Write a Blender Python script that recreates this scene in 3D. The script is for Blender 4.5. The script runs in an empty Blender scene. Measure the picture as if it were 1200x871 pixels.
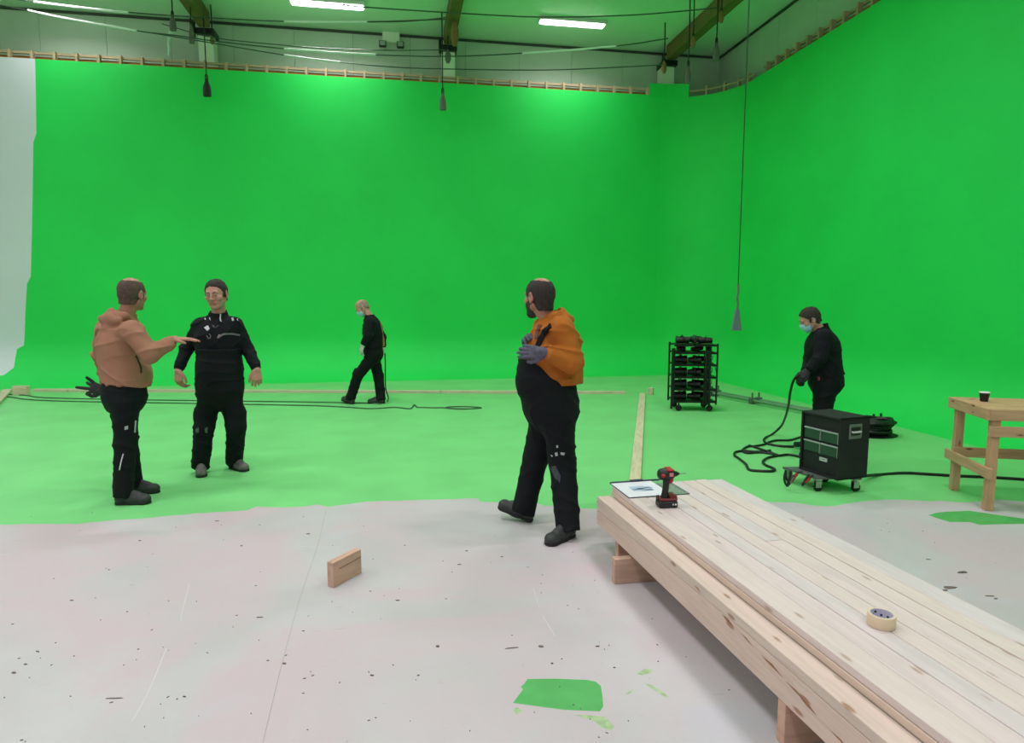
import bpy, bmesh, math, random
import numpy as np
from mathutils import Vector, Matrix
from mathutils.bvhtree import BVHTree
from mathutils.geometry import delaunay_2d_cdt

C = bpy.context.scene.collection
rnd = random.Random(7)

# ------------------------------------------------------------------ camera
# the room: X runs along the back wall, Y into the depth, Z up; the camera stands at the origin
FPX, EYE = 750.0, 1.62
PITCH, YAW = math.atan(83/750), math.atan(133/754.6)
FH = np.array([math.sin(YAW), math.cos(YAW), 0.0]); RT = np.array([math.cos(YAW), -math.sin(YAW), 0.0])
FW = FH*math.cos(PITCH) + np.array([0, 0, -math.sin(PITCH)]); UP = np.cross(RT, FW)
CAM = np.array([0.0, 0.0, EYE])
cd = bpy.data.cameras.new('camera'); cam = bpy.data.objects.new('camera', cd); C.objects.link(cam)
cd.sensor_width = 36; cd.lens = FPX/1200*36; cd.clip_end = 100
cam.location = (0, 0, EYE); cam.rotation_euler = (math.pi/2 - PITCH, 0, -YAW)
bpy.context.scene.camera = cam

# ------------------------------------------------------------------ world, exposure
w = bpy.data.worlds.new('world'); bpy.context.scene.world = w; w.use_nodes = True
w.node_tree.nodes['Background'].inputs[0].default_value = (0.8, 0.85, 0.9, 1)
w.node_tree.nodes['Background'].inputs[1].default_value = 0.05
vs = bpy.context.scene.view_settings
vs.view_transform = 'Standard'; vs.look = 'None'; vs.gamma = 1; vs.use_curve_mapping = False
vs.exposure = 0.0
LAMP_POWER = 72.0          # each ceiling fixture, W
LAMP_COL = (1.0, 0.885, 0.985)
LAMP_SPREAD = 150.0      # louvred fixtures throw their light down

# ------------------------------------------------------------------ geometry helpers
def ray(x, y): return FW + RT*(x-600)/FPX + UP*(435.5-y)/FPX
def G(x, y, z=0.0):
    d = ray(x, y); return CAM + d*((z-EYE)/d[2])
def U(x, y, D):
    d = ray(x, y); return CAM + d*(D/(d @ FH))
def PLY(x, y, Y):
    d = ray(x, y); return CAM + d*(Y/d[1])
def nrm(v):
    v = np.asarray(v, float); return v/np.linalg.norm(v)
def local(dx, dy, dz=0.0): return RT*dx + FH*dy + np.array([0, 0, dz])

def link(name, me, mat=None, parent=None):
    o = bpy.data.objects.new(name, me); C.objects.link(o)
    if mat is not None:
        for m in (mat if isinstance(mat, (list, tuple)) else [mat]):
            me.materials.append(m)
    if parent is not None: o.parent = parent
    return o
def tag(o, label=None, cat=None, group=None, kind=None):
    if label: o['label'] = label
    if cat: o['category'] = cat
    if group: o['group'] = group
    if kind: o['kind'] = kind
    return o
def empty(name, loc, rz=0.0, label=None, cat=None, group=None):
    o = bpy.data.objects.new(name, None); C.objects.link(o)
    o.location = loc; o.rotation_euler = (0, 0, rz); o.empty_display_size = .1
    return tag(o, label, cat, group)
def mesh(verts, faces, smooth=False):
    me = bpy.data.meshes.new('m'); me.from_pydata([tuple(map(float, v)) for v in verts], [], faces)
    me.update()
    if smooth: me.polygons.foreach_set('use_smooth', [True]*len(me.polygons))
    return me

class MB:
    def __init__(s): s.v = []; s.f = []
    def add(s, vs_, fs):
        n = len(s.v); s.v += [tuple(map(float, v)) for v in vs_]; s.f += [tuple(i+n for i in f) for f in fs]; return s
    def box(s, lo, hi, M=None, bev=0.0):
        x0, y0, z0 = lo; x1, y1, z1 = hi
        if bev:
            bm = bmesh.new(); bmesh.ops.create_cube(bm, size=1)
            for v in bm.verts: v.co = Vector(((x0+x1)/2+v.co.x*(x1-x0), (y0+y1)/2+v.co.y*(y1-y0), (z0+z1)/2+v.co.z*(z1-z0)))
            bmesh.ops.bevel(bm, geom=bm.edges[:], offset=bev, segments=1, affect='EDGES')
            bm.verts.index_update()
            vv = [v.co.copy() for v in bm.verts]; ff = [[v.index for v in f.verts] for f in bm.faces]; bm.free()
        else:
            vv = [Vector(p) for p in ((x0,y0,z0),(x1,y0,z0),(x1,y1,z0),(x0,y1,z0),(x0,y0,z1),(x1,y0,z1),(x1,y1,z1),(x0,y1,z1))]
            ff = [(0,3,2,1),(4,5,6,7),(0,1,5,4),(1,2,6,5),(2,3,7,6),(3,0,4,7)]
        if M is not None: vv = [M @ v for v in vv]
        return s.add(vv, ff)
    def tube(s, pts, r, n=8, caps=True, flat=None):
        P = [Vector(p) for p in pts]; m = len(P); rr = r if isinstance(r, (list, tuple)) else [r]*m
        rings = []; up = None
        for i, p in enumerate(P):
            t = (P[min(i+1, m-1)] - P[max(i-1, 0)])
            if t.length < 1e-9: t = Vector((0, 0, 1))
            t.normalize()
            if up is None: up = t.orthogonal().normalized()
            up = (up - t*up.dot(t))
            if up.length < 1e-6: up = t.orthogonal()
            up.normalize(); sd = t.cross(up)
            rings.append([p + (up*math.cos(a)+sd*math.sin(a))*rr[i] for a in (2*math.pi*k/n for k in range(n))])
        vv = [v for R in rings for v in R]; ff = []
        for i in range(m-1):
            for k in range(n):
                k2 = (k+1) % n; ff.append((i*n+k, i*n+k2, (i+1)*n+k2, (i+1)*n+k))
        if caps: ff.append(tuple(range(n))[::-1]); ff.append(tuple((m-1)*n+k for k in range(n)))
        return s.add(vv, ff)
    def lathe(s, prof, c=(0, 0, 0), n=20, M=None, sx=1.0, sy=1.0):
        vv = []; ff = []
        for (r, z) in prof:
            for k in range(n):
                a = 2*math.pi*k/n; v = Vector((c[0]+r*sx*math.cos(a), c[1]+r*sy*math.sin(a), c[2]+z))
                vv.append(M @ v if M is not None else v)
        for i in range(len(prof)-1):
            for k in range(n):
                k2 = (k+1) % n; ff.append((i*n+k, i*n+k2, (i+1)*n+k2, (i+1)*n+k))
        if prof[0][0] > 1e-5: ff.append(tuple(range(n))[::-1])
        if prof[-1][0] > 1e-5: ff.append(tuple((len(prof)-1)*n+k for k in range(n)))
        return s.add(vv, ff)
    def prism(s, poly, lo, hi, M=None):
        """poly in local x,z; extruded along local y from lo to hi"""
        n = len(poly)
        vv = [Vector((x, lo, z)) for x, z in poly] + [Vector((x, hi, z)) for x, z in poly]
        if M is not None: vv = [M @ v for v in vv]
        ff = [tuple(range(n)), tuple(range(2*n-1, n-1, -1))] + [(i, n+i, n+(i+1) % n, (i+1) % n) for i in range(n)]
        return s.add(vv, ff)
    def build(s, name, mat, parent=None, smooth=False, rel=None):
        vv = s.v
        if rel is not None: vv = [(v[0]-rel[0], v[1]-rel[1], v[2]-rel[2]) for v in vv]
        me = mesh(vv, s.f, smooth)
        bm = bmesh.new(); bm.from_mesh(me); bmesh.ops.recalc_face_normals(bm, faces=bm.faces[:]); bm.to_mesh(me); bm.free()
        if smooth:
            me.polygons.foreach_set('use_smooth', [True]*len(me.polygons))
            try: me.set_sharp_from_angle(angle=math.radians(50))
            except Exception: pass
        return link(name, me, mat, parent)

def catmull(pts, sub=6):
    P = [np.asarray(p, float) for p in pts]; out = []
    P = [2*P[0]-P[1]] + P + [2*P[-1]-P[-2]]
    for i in range(1, len(P)-2):
        for k in range(sub):
            t = k/sub; a, b, c, d = P[i-1], P[i], P[i+1], P[i+2]
            out.append(.5*((2*b)+(c-a)*t+(2*a-5*b+4*c-d)*t*t+(3*b-a-3*c+d)*t**3))
    out.append(P[-2]); return out

# ------------------------------------------------------------------ materials
def newmat(name):
    m = bpy.data.materials.new(name); m.use_nodes = True
    nt = m.node_tree; return m, nt, nt.nodes['Principled BSDF']
def lin(c):
    return tuple(((v/255)/12.92 if v <= 10 else ((v/255+.055)/1.055)**2.4) for v in c) + (1,)
def node(nt, typ, **kw):
    n = nt.nodes.new(typ)
    for k, v in kw.items():
        if k in n.inputs: n.inputs[k].default_value = v
        else: setattr(n, k, v)
    return n
def plain(name, rgb, rough=.6, metal=0.0, bump=0.0, bscale=200, var=0.0, vscale=6, sheen=0.0, spec=.5):
    """procedural: colour with low-contrast noise variation and fine bump"""
    m, nt, b = newmat(name); L = nt.links
    b.inputs['Roughness'].default_value = rough; b.inputs['Metallic'].default_value = metal
    b.inputs['Specular IOR Level'].default_value = spec
    c = lin(rgb); tc = node(nt, 'ShaderNodeTexCoord')
    nz = node(nt, 'ShaderNodeTexNoise', Scale=vscale, Detail=4.0); L.new(tc.outputs['Object'], nz.inputs['Vector'])
    rp = node(nt, 'ShaderNodeValToRGB'); L.new(nz.outputs['Fac'], rp.inputs[0])
    v = max(var, .03)
    rp.color_ramp.elements[0].position = .3; rp.color_ramp.elements[1].position = .7
    rp.color_ramp.elements[0].color = tuple(x*(1-v) for x in c[:3])+(1,)
    rp.color_ramp.elements[1].color = tuple(min(1, x*(1+v)) for x in c[:3])+(1,)
    L.new(rp.outputs[0], b.inputs['Base Color'])
    if bump:
        n2 = node(nt, 'ShaderNodeTexNoise', Scale=bscale, Detail=3.0); L.new(tc.outputs['Object'], n2.inputs['Vector'])
        bp = node(nt, 'ShaderNodeBump', Strength=bump, Distance=.01); L.new(n2.outputs['Fac'], bp.inputs['Height']); L.new(bp.outputs[0], b.inputs['Normal'])
    if sheen: b.inputs['Sheen Weight'].default_value = sheen
    return m
def wood(name, rgb, dark=(150, 110, 75), rough=.6, grain=14, knots=.55, contrast=.80, tint=0):
    """grain runs along local X; tint differs from piece to piece"""
    m, nt, b = newmat(name); L = nt.links
    b.inputs['Roughness'].default_value = rough; b.inputs['Specular IOR Level'].default_value = .3
    tc = node(nt, 'ShaderNodeTexCoord'); oi = node(nt, 'ShaderNodeObjectInfo')
    mp = node(nt, 'ShaderNodeMapping'); mp.inputs['Scale'].default_value = (1.1, grain, grain)
    ad = node(nt, 'ShaderNodeVectorMath', operation='ADD'); L.new(tc.outputs['Object'], ad.inputs[0])
    mu = node(nt, 'ShaderNodeMath', operation='MULTIPLY'); mu.inputs[1].default_value = 13.0
    L.new(oi.outputs['Random'], mu.inputs[0]); L.new(mu.outputs[0], ad.inputs[1]); L.new(ad.outputs[0], mp.inputs[0])
    nz = node(nt, 'ShaderNodeTexNoise', Scale=2.2, Detail=5.0, Distortion=1.2); L.new(mp.outputs[0], nz.inputs['Vector'])
    rp = node(nt, 'ShaderNodeValToRGB'); L.new(nz.outputs['Fac'], rp.inputs[0])
    c = lin(rgb); rp.color_ramp.elements[0].position = .32; rp.color_ramp.elements[1].position = .6
    rp.color_ramp.elements[0].color = tuple(x*contrast for x in c[:3])+(1,); rp.color_ramp.elements[1].color = c
    # knots: sparse stretched voronoi spots
    mk = node(nt, 'ShaderNodeMapping'); mk.inputs['Scale'].default_value = (4.0, 13, 13); L.new(ad.outputs[0], mk.inputs[0])
    vo = node(nt, 'ShaderNodeTexVoronoi', Scale=1.0); L.new(mk.outputs[0], vo.inputs['Vector'])
    rk = node(nt, 'ShaderNodeValToRGB'); L.new(vo.outputs['Distance'], rk.inputs[0])
    rk.color_ramp.elements[0].position = .08; rk.color_ramp.elements[1].position = .15
    rk.color_ramp.elements[0].color = (1, 1, 1, 1); rk.color_ramp.elements[1].color = (0, 0, 0, 1)
    km = node(nt, 'ShaderNodeMath', operation='MULTIPLY'); km.inputs[1].default_value = knots; L.new(rk.outputs[0], km.inputs[0])
    mx = node(nt, 'ShaderNodeMix', data_type='RGBA'); L.new(km.outputs[0], mx.inputs[0]); L.new(rp.outputs[0], mx.inputs[6]); mx.inputs[7].default_value = lin(dark)
    # per-piece tint
    rt = node(nt, 'ShaderNodeValToRGB'); L.new(oi.outputs['Random'], rt.inputs[0])
    rt.color_ramp.elements[0].color = (.93, .95, .97, 1) if tint else (.92, .92, .92, 1); rt.color_ramp.elements[1].color = (1.0, .96, .90, 1)
    e = rt.color_ramp.elements.new(.5); e.color = (1, .93, .93, 1)
    m2 = node(nt, 'ShaderNodeMix', data_type='RGBA', blend_type='MULTIPLY'); m2.inputs[0].default_value = 1
    L.new(mx.outputs[2], m2.inputs[6]); L.new(rt.outputs[0], m2.inputs[7]); L.new(m2.outputs[2], b.inputs['Base Color'])
    bp = node(nt, 'ShaderNodeBump', Strength=.12, Distance=.004); L.new(nz.outputs['Fac'], bp.inputs['Height']); L.new(bp.outputs[0], b.inputs['Normal'])
    return m
def emit(name, rgb, s):
    m, nt, b = newmat(name); b.inputs['Emission Color'].default_value = tuple(rgb)+(1,); b.inputs['Emission Strength'].default_value = s
    b.inputs['Base Color'].default_value = (.9, .9, .9, 1); return m

GREEN_WALL = (36, 217, 90)
M_green = plain('green_wall_paint', GREEN_WALL, .62, var=.05, vscale=.7, bump=.05, bscale=60, spec=.35)
M_greenfloor = plain('green_floor_paint', (120, 208, 126), .5, var=.07, vscale=1.6, bump=.04, bscale=40, spec=.4)
M_patch = plain('green_patch_paint', (84, 172, 92), .5, var=.10, vscale=9, spec=.4)
M_smear = plain('thin_green_smear', (160, 186, 140), .6, var=.2, vscale=40)
M_white = plain('white_primer', (214, 218, 226), .6, var=.03, vscale=.6)
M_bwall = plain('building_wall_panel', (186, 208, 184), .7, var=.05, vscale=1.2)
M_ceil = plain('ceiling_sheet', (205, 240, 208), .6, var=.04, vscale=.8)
M_roomwall = plain('plain_room_wall', (205, 205, 205), .8)
M_dark = plain('dark_joint', (40, 42, 40), .8)
M_black = plain('black_plastic', (16, 17, 19), .45)
M_rubber = plain('black_rubber', (14, 15, 15), .6)
M_cable = plain('cable_sheath', (20, 24, 22), .5)
M_greencable = plain('green_grey_cable', (46, 92, 58), .5)
M_steel = plain('galvanised_steel', (170, 175, 172), .35, metal=.8)
M_wire = plain('steel_wire', (70, 90, 74), .4, metal=.4)
M_wire_glint = plain('white_wire_glint', (235, 240, 235), .4)
M_beamwood = plain('brown_roof_beam', (120, 100, 50), .6, var=.2, vscale=3)
M_ply = wood('plywood_edge_brown', (190, 130, 62), grain=8)
M_stud = wood('stud_pine', (190, 174, 138), grain=10)
M_bag = plain('grey_canvas_bag', (112, 112, 104), .8, bump=.3, bscale=90, var=.1)
M_tanbag = plain('tan_leather_bag', (140, 110, 62), .7, var=.15)
M_pine = wood('planed_pine', (219, 208, 207), grain=9, contrast=.90, tint=1)
M_pine_side = wood('rough_pine_side', (216, 198, 184), grain=14, knots=.8, contrast=.88, tint=1)
M_redwood = wood('reddish_timber', (208, 172, 152), dark=(120, 70, 50), grain=8)
M_bench = wood('bench_pine', (202, 168, 130), dark=(110, 75, 45), grain=9, knots=.9)
M_batten = wood('floor_batten_pine', (212, 206, 176), grain=8, knots=.3)

# floor: grey-white painted boards with pinkish wear, scuffs and specks
def floor_mat():
    m, nt, b = newmat('worn_grey_floor_paint'); L = nt.links
    tc = node(nt, 'ShaderNodeTexCoord')
    def noise(scale, detail=4, dist=0.0, rough=.5, st=(1, 1, 1)):
        mp = node(nt, 'ShaderNodeMapping'); mp.inputs['Scale'].default_value = st; L.new(tc.outputs['Object'], mp.inputs[0])
        n = node(nt, 'ShaderNodeTexNoise', Scale=scale, Detail=float(detail), Distortion=dist, Roughness=rough); L.new(mp.outputs[0], n.inputs['Vector']); return n
    def ramp(src, p0, p1, c0=(0, 0, 0, 1), c1=(1, 1, 1, 1)):
        r = node(nt, 'ShaderNodeValToRGB'); L.new(src, r.inputs[0]); r.color_ramp.elements[0].position = p0; r.color_ramp.elements[1].position = p1
        r.color_ramp.elements[0].color = c0; r.color_ramp.elements[1].color = c1; return r
    def mix(f, a, bb, bt='MIX'):
        x = node(nt, 'ShaderNodeMix', data_type='RGBA', blend_type=bt); L.new(f, x.inputs[0]); L.new(a, x.inputs[6])
        if isinstance(bb, tuple): x.inputs[7].default_value = bb
        else: L.new(bb, x.inputs[7])
        return x
    base = ramp(noise(1.3, 6, .4).outputs['Fac'], .35, .65, lin((184, 180, 182)), lin((194, 191, 193)))
    pink = ramp(noise(.75, 5, 1.0, .6).outputs['Fac'], .42, .60)
    a = mix(pink.outputs[0], base.outputs[0], lin((197, 180, 187)))
    blue = ramp(noise(1.1, 3, .6, .5, (1, 1.4, 1)).outputs['Fac'], .62, .75)
    a = mix(blue.outputs[0], a.outputs[2], lin((190, 190, 198)))
    scuff = ramp(noise(5, 6, 2.5, .65, (1, 5, 1)).outputs['Fac'], .655, .70)
    h = node(nt, 'ShaderNodeMath', operation='MULTIPLY'); h.inputs[1].default_value = .45; L.new(scuff.outputs[0], h.inputs[0])
    a = mix(h.outputs[0], a.outputs[2], lin((176, 150, 150)))
    sp = ramp(noise(26, 2, .8, .4, (1, 2.2, 1)).outputs['Fac'], .775, .79)
    h2 = node(nt, 'ShaderNodeMath', operation='MULTIPLY'); h2.inputs[1].default_value = .6; L.new(sp.outputs[0], h2.inputs[0])
    a = mix(h2.outputs[0], a.outputs[2], lin((105, 90, 88)))
    L.new(a.outputs[2], b.inputs['Base Color'])
    b.inputs['Roughness'].default_value = .55; b.inputs['Specular IOR Level'].default_value = .35
    bp = node(nt, 'ShaderNodeBump', Strength=.05, Distance=.01); L.new(noise(30, 4).outputs['Fac'], bp.inputs['Height']); L.new(bp.outputs[0], b.inputs['Normal'])
    return m
M_floor = floor_mat()

# ------------------------------------------------------------------ room shell
YB, XR, RC, ZTOP, CEIL = 14.0, 7.23, 0.9, 6.115, 7.28   # green back wall, green right wall, cove radius, green top, ceiling
XL, YF = -14.0, -9.0
def struct(o, label=None): tag(o, label, None, None, 'structure'); return o

# floor: one sheet cut along the paint edges
edge_px = [(0,615),(40,614),(90,614),(128,610),(150,609),(175,607),(230,602),(290,598),(300,594),(330,595),(355,594),(372,591),(385,594),(430,588),(500,586),(560,584),(562,588),(596,589),(600,587),(607,588),(632,591),(639,593),(656,593),(682,596),(720,597),(790,592),(860,588),(893,587),(904,589),(931,589),(955,593),(970,594),(1000,589),(1035,585.5),(1060,586),(1093,588),(1101,587),(1123,589),(1152,588),(1168,585.5),(1200,588)]
def gpt(p): g = G(*p); return (float(g[0]), float(g[1]))
edge = [gpt(p) for p in edge_px]
jit = []
for i in range(len(edge)-1):                     # brushy edge: a few centimetres of wander
    a, b_ = edge[i], edge[i+1]; n = max(1, int(math.dist(a, b_)/.06))
    for k in range(n):
        t = k/n; jit.append((a[0]+(b_[0]-a[0])*t, a[1]+(b_[1]-a[1])*t+rnd.uniform(-.008, .008)))
edge = jit + [edge[-1]]
green_poly = [(XL, edge[0][1]+.1)] + edge + [(8.2, edge[-1][1]+.2), (8.2, 14.7), (XL, 14.7)]
patch1 = [gpt(p) for p in [(618,796),(650,795.5),(688,797),(698,799),(704,804),(706,816),(707,828),(703,834),(680,833),(660,832),(630,828),(601,824),(607,816),(613,808),(610,805),(614,802)]]
patch2 = [gpt(p) for p in [(1088,603.7),(1098,601),(1109,599.8),(1136.6,598.8),(1156,601.5),(1175.6,604.6),(1200,608),(1225,611),(1210,614),(1175,614.5),(1148,615.4),(1136.6,612),(1113,612),(1100,608)]]
smears = [[gpt(p) for p in q] for q in ([(746,790),(755,784),(766,785),(762,789),(752,791.5)],[(755,801),(763,802.5),(782,815),(783,818),(776,815.5),(762,806)],
          [(732,814),(741,808),(743,810),(736,814)],[(672,838),(690,838.5),(708,840),(714,845),(720,852),(716,856),(705,853),(698,846),(684,841)],[(601,832),(606,829),(612,833),(606,838)])]
seams = [((380,600),(345,740)),((345,740),(308,871)),((700,560),(701,561))]
def strip(p, q, wd):
    a, b_ = np.array(gpt(p)), np.array(gpt(q)); d = (b_-a)/np.linalg.norm(b_-a); nn = np.array([-d[1], d[0]])*wd/2
    return [tuple(a+nn), tuple(b_+nn), tuple(b_-nn), tuple(a-nn)]
outer = [(XL, YF), (8.2, YF), (8.2, 14.7), (XL, 14.7)]
polys = [outer, green_poly, patch1, patch2] + smears
pts = []; faces_in = []
for p in polys:
    faces_in.append(list(range(len(pts), len(pts)+len(p)))); pts += [Vector(q) for q in p]
def sgn(p): return sum(p[i][0]*p[(i+1) % len(p)][1]-p[(i+1) % len(p)][0]*p[i][1] for i in range(len(p)))
faces_in = [f if sgn(p) > 0 else f[::-1] for f, p in zip(faces_in, polys)]
vo, eo, fo, ov, oe, of = delaunay_2d_cdt(pts, [], faces_in, 1, 1e-6)
me = mesh([(v.x, v.y, 0) for v in vo], [tuple(f) for f in fo])
floor = link('floor', me, [M_floor, M_greenfloor, M_patch, M_smear])
for p, src in zip(me.polygons, of):
    s = max(src) if len(src) else 0
    p.material_index = 0 if s == 0 else 1 if s == 1 else 2 if s in (2, 3) else 3
struct(floor, 'worn grey-white board floor with green painted far half')
# board joints and old chalk/paint lines on the boards (thin proud strips of filler and grooves)
sm = MB()
def fine_line(mb, pxs, wd, z=.0006):
    P = catmull([G(*p) for p in pxs], 4)
    for a, b_ in zip(P[:-1], P[1:]):
        d = nrm(b_-a); n = np.cross([0, 0, 1], d)*wd/2; zz = np.array([0, 0, z])
        mb.add([a+n+zz, b_+n+zz, b_-n+zz, a-n+zz], [(0, 3, 2, 1)])
fine_line(sm, [(382,598),(372,640),(352,700),(330,780),(308,871)], .003)
sm.build('board_joint', plain('joint_grey', (164, 162, 162), .7), floor)
sl = MB()
for q in ([(352,641),(398,640.5)],[(0,650.5),(14,650.5)],[(222,685),(214,715),(212,728)],[(195,760),(185,785),(172,815),(155,845)],[(625,690),(632,712)],[(636,722),(650,745)]):
    fine_line(sl, q, .004)
sl.build('paint_line', plain('old_white_line', (204, 202, 203), .6), floor)

# the green cyclorama: back wall with cove, white primed left end
rows = [0.0]
prof = []                                            # (offset out of the wall face toward the room, z)
NA = 10
for i in range(NA+1):
    a = math.pi/2*i/NA; prof.append((RC*(1-math.sin(a)), RC*(1-math.cos(a))))
for z in np.linspace(RC, ZTOP, 30)[1:]: prof.append((0.0, float(z)))
wb_px = [(41,69),(42,110),(42.5,156),(39,167),(38,240),(36,324),(31.5,333),(29.5,370),(28,405),(20,409),(18,420),(16,431),(8,437),(4,440)]
wb = []
for (x, y) in wb_px:
    p = PLY(x, y, YB)
    if p[2] < RC:                                    # on the cove: march to find the surface
        d = ray(x, y); t = 11.0
        while True:
            q = CAM+d*t; o_ = YB-q[1]
            if q[1] > YB-RC and q[2] <= RC-math.sqrt(max(0, RC*RC-(q[1]-(YB-RC))**2)): break
            t += .005
            if t > 16: break
        p = q
    wb.append((p[2], p[0]))
wb = sorted(wb)
zb = [p[0] for p in wb]; xb = [p[1] for p in wb]
def wb_x(z):
    if z < zb[0]: return None
    return float(np.interp(z, zb, xb))
XC = 5.83; YC = 12.6; RCR = 1.40                     # plan centre and radius of the rounded corner
allz = sorted(set([p[1] for p in prof]+[z for z in zb if z > .05]+[zb[0]-.001]))
def off(z): return RC-math.sqrt(max(0, RC*RC-(RC-z)**2)) if z < RC else 0.0
me_v = []; me_f = []; mi = []
ncol = 4
for z in allz:
    bx = wb_x(z); bx = XL if bx is None else bx
    y = YB-off(z)
    for x in [XL, (XL+bx)/2 if bx > XL else XL+.001, bx if bx > XL else XL+.002, -3.0, 1.5, XC]:
        me_v.append((x, y, z))
for i in range(len(allz)-1):
    wht = wb_x((allz[i]+allz[i+1])/2) is not None
    for j in range(5):
        a = i*6+j; me_f.append((a, a+1, a+7, a+6)); mi.append(1 if (j < 2 and wht) else 0)
me = mesh(me_v, me_f, True); me.polygons.foreach_set('material_index', mi)
wall_back = struct(link('wall_back', me, [M_green, M_white]), 'green painted back wall of the studio, curved into the floor, white at its left end')
# right wall with the rounded corner
path = [(XC+RCR*math.sin(a), YC+RCR*math.cos(a), math.sin(a), math.cos(a)) for a in np.linspace(0, math.pi/2, 19)]
path += [(XR, y, 1.0, 0.0) for y in (10, 7, 4, 0, -4, YF)]
me_v = []; me_f = []
for (x, y, nx, ny) in path:
    for z in [p[1] for p in prof]:
        o_ = off(z); me_v.append((x-nx*o_, y-ny*o_, z))
n = len(prof)
for i in range(len(path)-1):
    for j in range(n-1):
        a = i*n+j; me_f.append((a, a+n, a+n+1, a+1))
wall_right = struct(link('wall_right', mesh(me_v, me_f, True), M_green), 'green painted right wall curving round the corner and into the floor')
# raised green sheet at the corner
def corner(x): return YC+math.sqrt(RCR**2-(x-XC)**2) if x > XC else YB
mb = MB(); xs = [5.56, 5.7, XC, 5.97, 6.1, 6.22, 6.33, 6.42]
for a, b_ in zip(xs[:-1], xs[1:]):
    ya, yb = corner(a)-.005, corner(b_)-.005; z0, z1 = ZTOP-.03, 6.40
    mb.add([(a,ya,z0),(b_,yb,z0),(b_,yb,z1),(a,ya,z1),(a,ya+.02,z0),(b_,yb+.02,z0),(b_,yb+.02,z1),(a,ya+.02,z1)],
           [(0,1,2,3),(4,7,6,5),(3,2,6,7),(0,4,5,1)]+([(1,5,6,2)] if b_ == xs[-1] else [])+([(0,3,7,4)] if a == xs[0] else []))
mb.build('raised_panel', M_green, wall_back)
# framework behind the top edge
def stud(parent, x, y, rz, h0=5.9, h1=6.30, w_=.045, d_=.09):
    o = bpy.data.objects.new('stud', stud_me); C.objects.link(o); o.parent = parent; o.location = (x, y, h0); o.rotation_euler = (0, 0, rz); return o
b0 = MB(); b0.box((-.022, 0, 0), (.022, .09, .41)); o = b0.build('stud', M_stud, wall_back); stud_me = o.data
o.location = (-7.10, YB+.006, 5.9)
for i in range(1, 34):
    stud(wall_back, -7.10+.3825*i, YB+.006, 0)
for i in range(1, 6): stud(wall_back, -7.10-.3825*i, YB+.006, 0)
mb = MB(); mb.box((-9.5, YB+.10, 6.27), (5.56, YB+.14, 6.315)); mb.build('top_rail', M_stud, wall_back)
mb = MB(); mb.box((-9.5, YB+.15, 5.9), (5.56, YB+.165, 6.24)); mb.build('backing_board', M_ply, wall_back)
mb = MB(); mb.box((-9.5, YB+.003, ZTOP-.012), (5.56, YB+.02, ZTOP+.012)); mb.build('sheet_edge', M_ply, wall_back)
for k in range(22):
    y = 12.15-.32*k; stud(wall_right, XR+.006, y, -math.pi/2)
for a in (.42, .70, .98, 1.22, 1.42):
    x, y = XC+(RCR+.01)*math.sin(a), YC+(RCR+.01)*math.cos(a); stud(wall_right, x, y, -a)
mb = MB(); mb.box((XR+.10, 2.0, 6.27), (XR+.14, 12.4, 6.315)); mb.build('top_rail', M_stud, wall_right)
mb = MB(); mb.box((XR+.15, 2.0, 5.9), (XR+.165, 12.4, 6.24)); mb.build('backing_board', M_ply, wall_right)
mb = MB(); cr = [(XC+(RCR+.05)*math.sin(a), YC+(RCR+.05)*math.cos(a), 6.24) for a in np.linspace(.36, math.pi/2, 14)]
mb.tube(cr, .022, 6); mb.build('curved_rail', M_stud, wall_right)

# the building behind: panelled walls, ceiling, beams, posts
YR, XW = 14.6, 7.51
mb = MB(); mb.box((XL, YR+.03, 0), (XW+.2, YR+.2, CEIL)); wall_rear = struct(mb.build('wall_rear', M_dark), 'pale panelled building wall showing above the green back wall')
i = 0; x = XL
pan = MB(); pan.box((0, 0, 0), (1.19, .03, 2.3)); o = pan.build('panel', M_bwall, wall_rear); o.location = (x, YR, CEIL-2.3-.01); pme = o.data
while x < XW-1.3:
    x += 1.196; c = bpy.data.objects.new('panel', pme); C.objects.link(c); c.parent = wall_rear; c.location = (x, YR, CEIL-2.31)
mb = MB(); mb.box((XW+.03, YF, 0), (XW+.2, YR+.03, CEIL)); wall_side = struct(mb.build('wall_side', M_dark), 'pale panelled building wall above the green right wall')
y = YR-1.196
while y > YF:
    c = bpy.data.objects.new('panel', pme); C.objects.link(c); c.parent = wall_side; c.location = (XW, y+1.19, CEIL-2.31); c.rotation_euler = (0, 0, -math.pi/2); y -= 1.196
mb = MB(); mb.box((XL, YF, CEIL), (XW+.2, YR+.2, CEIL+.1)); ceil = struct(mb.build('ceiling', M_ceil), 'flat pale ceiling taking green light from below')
mb = MB(); mb.box((XL-.2, YF, 0), (XL, YR+.2, CEIL)); struct(mb.build('wall_left', M_roomwall))
mb = MB(); mb.box((XL, YF-.2, 0), (XW+.2, YF, CEIL)); struct(mb.build('wall_front', M_roomwall))
mb = MB(); mb.box((XL, YR-.03, CEIL-.05), (XW, YR-.001, CEIL-.005)); mb.box((XW-.03, YF, CEIL-.05), (XW-.001, YR-.03, CEIL-.005)); struct(mb.build('trim_1', plain('dark_ceiling_trim', (60, 70, 58), .6)))
BX = (-13.43, -8.55, -3.67, 1.15, 6.10)
M_post = plain('pale_post', (232, 244, 220), .5)
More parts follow.
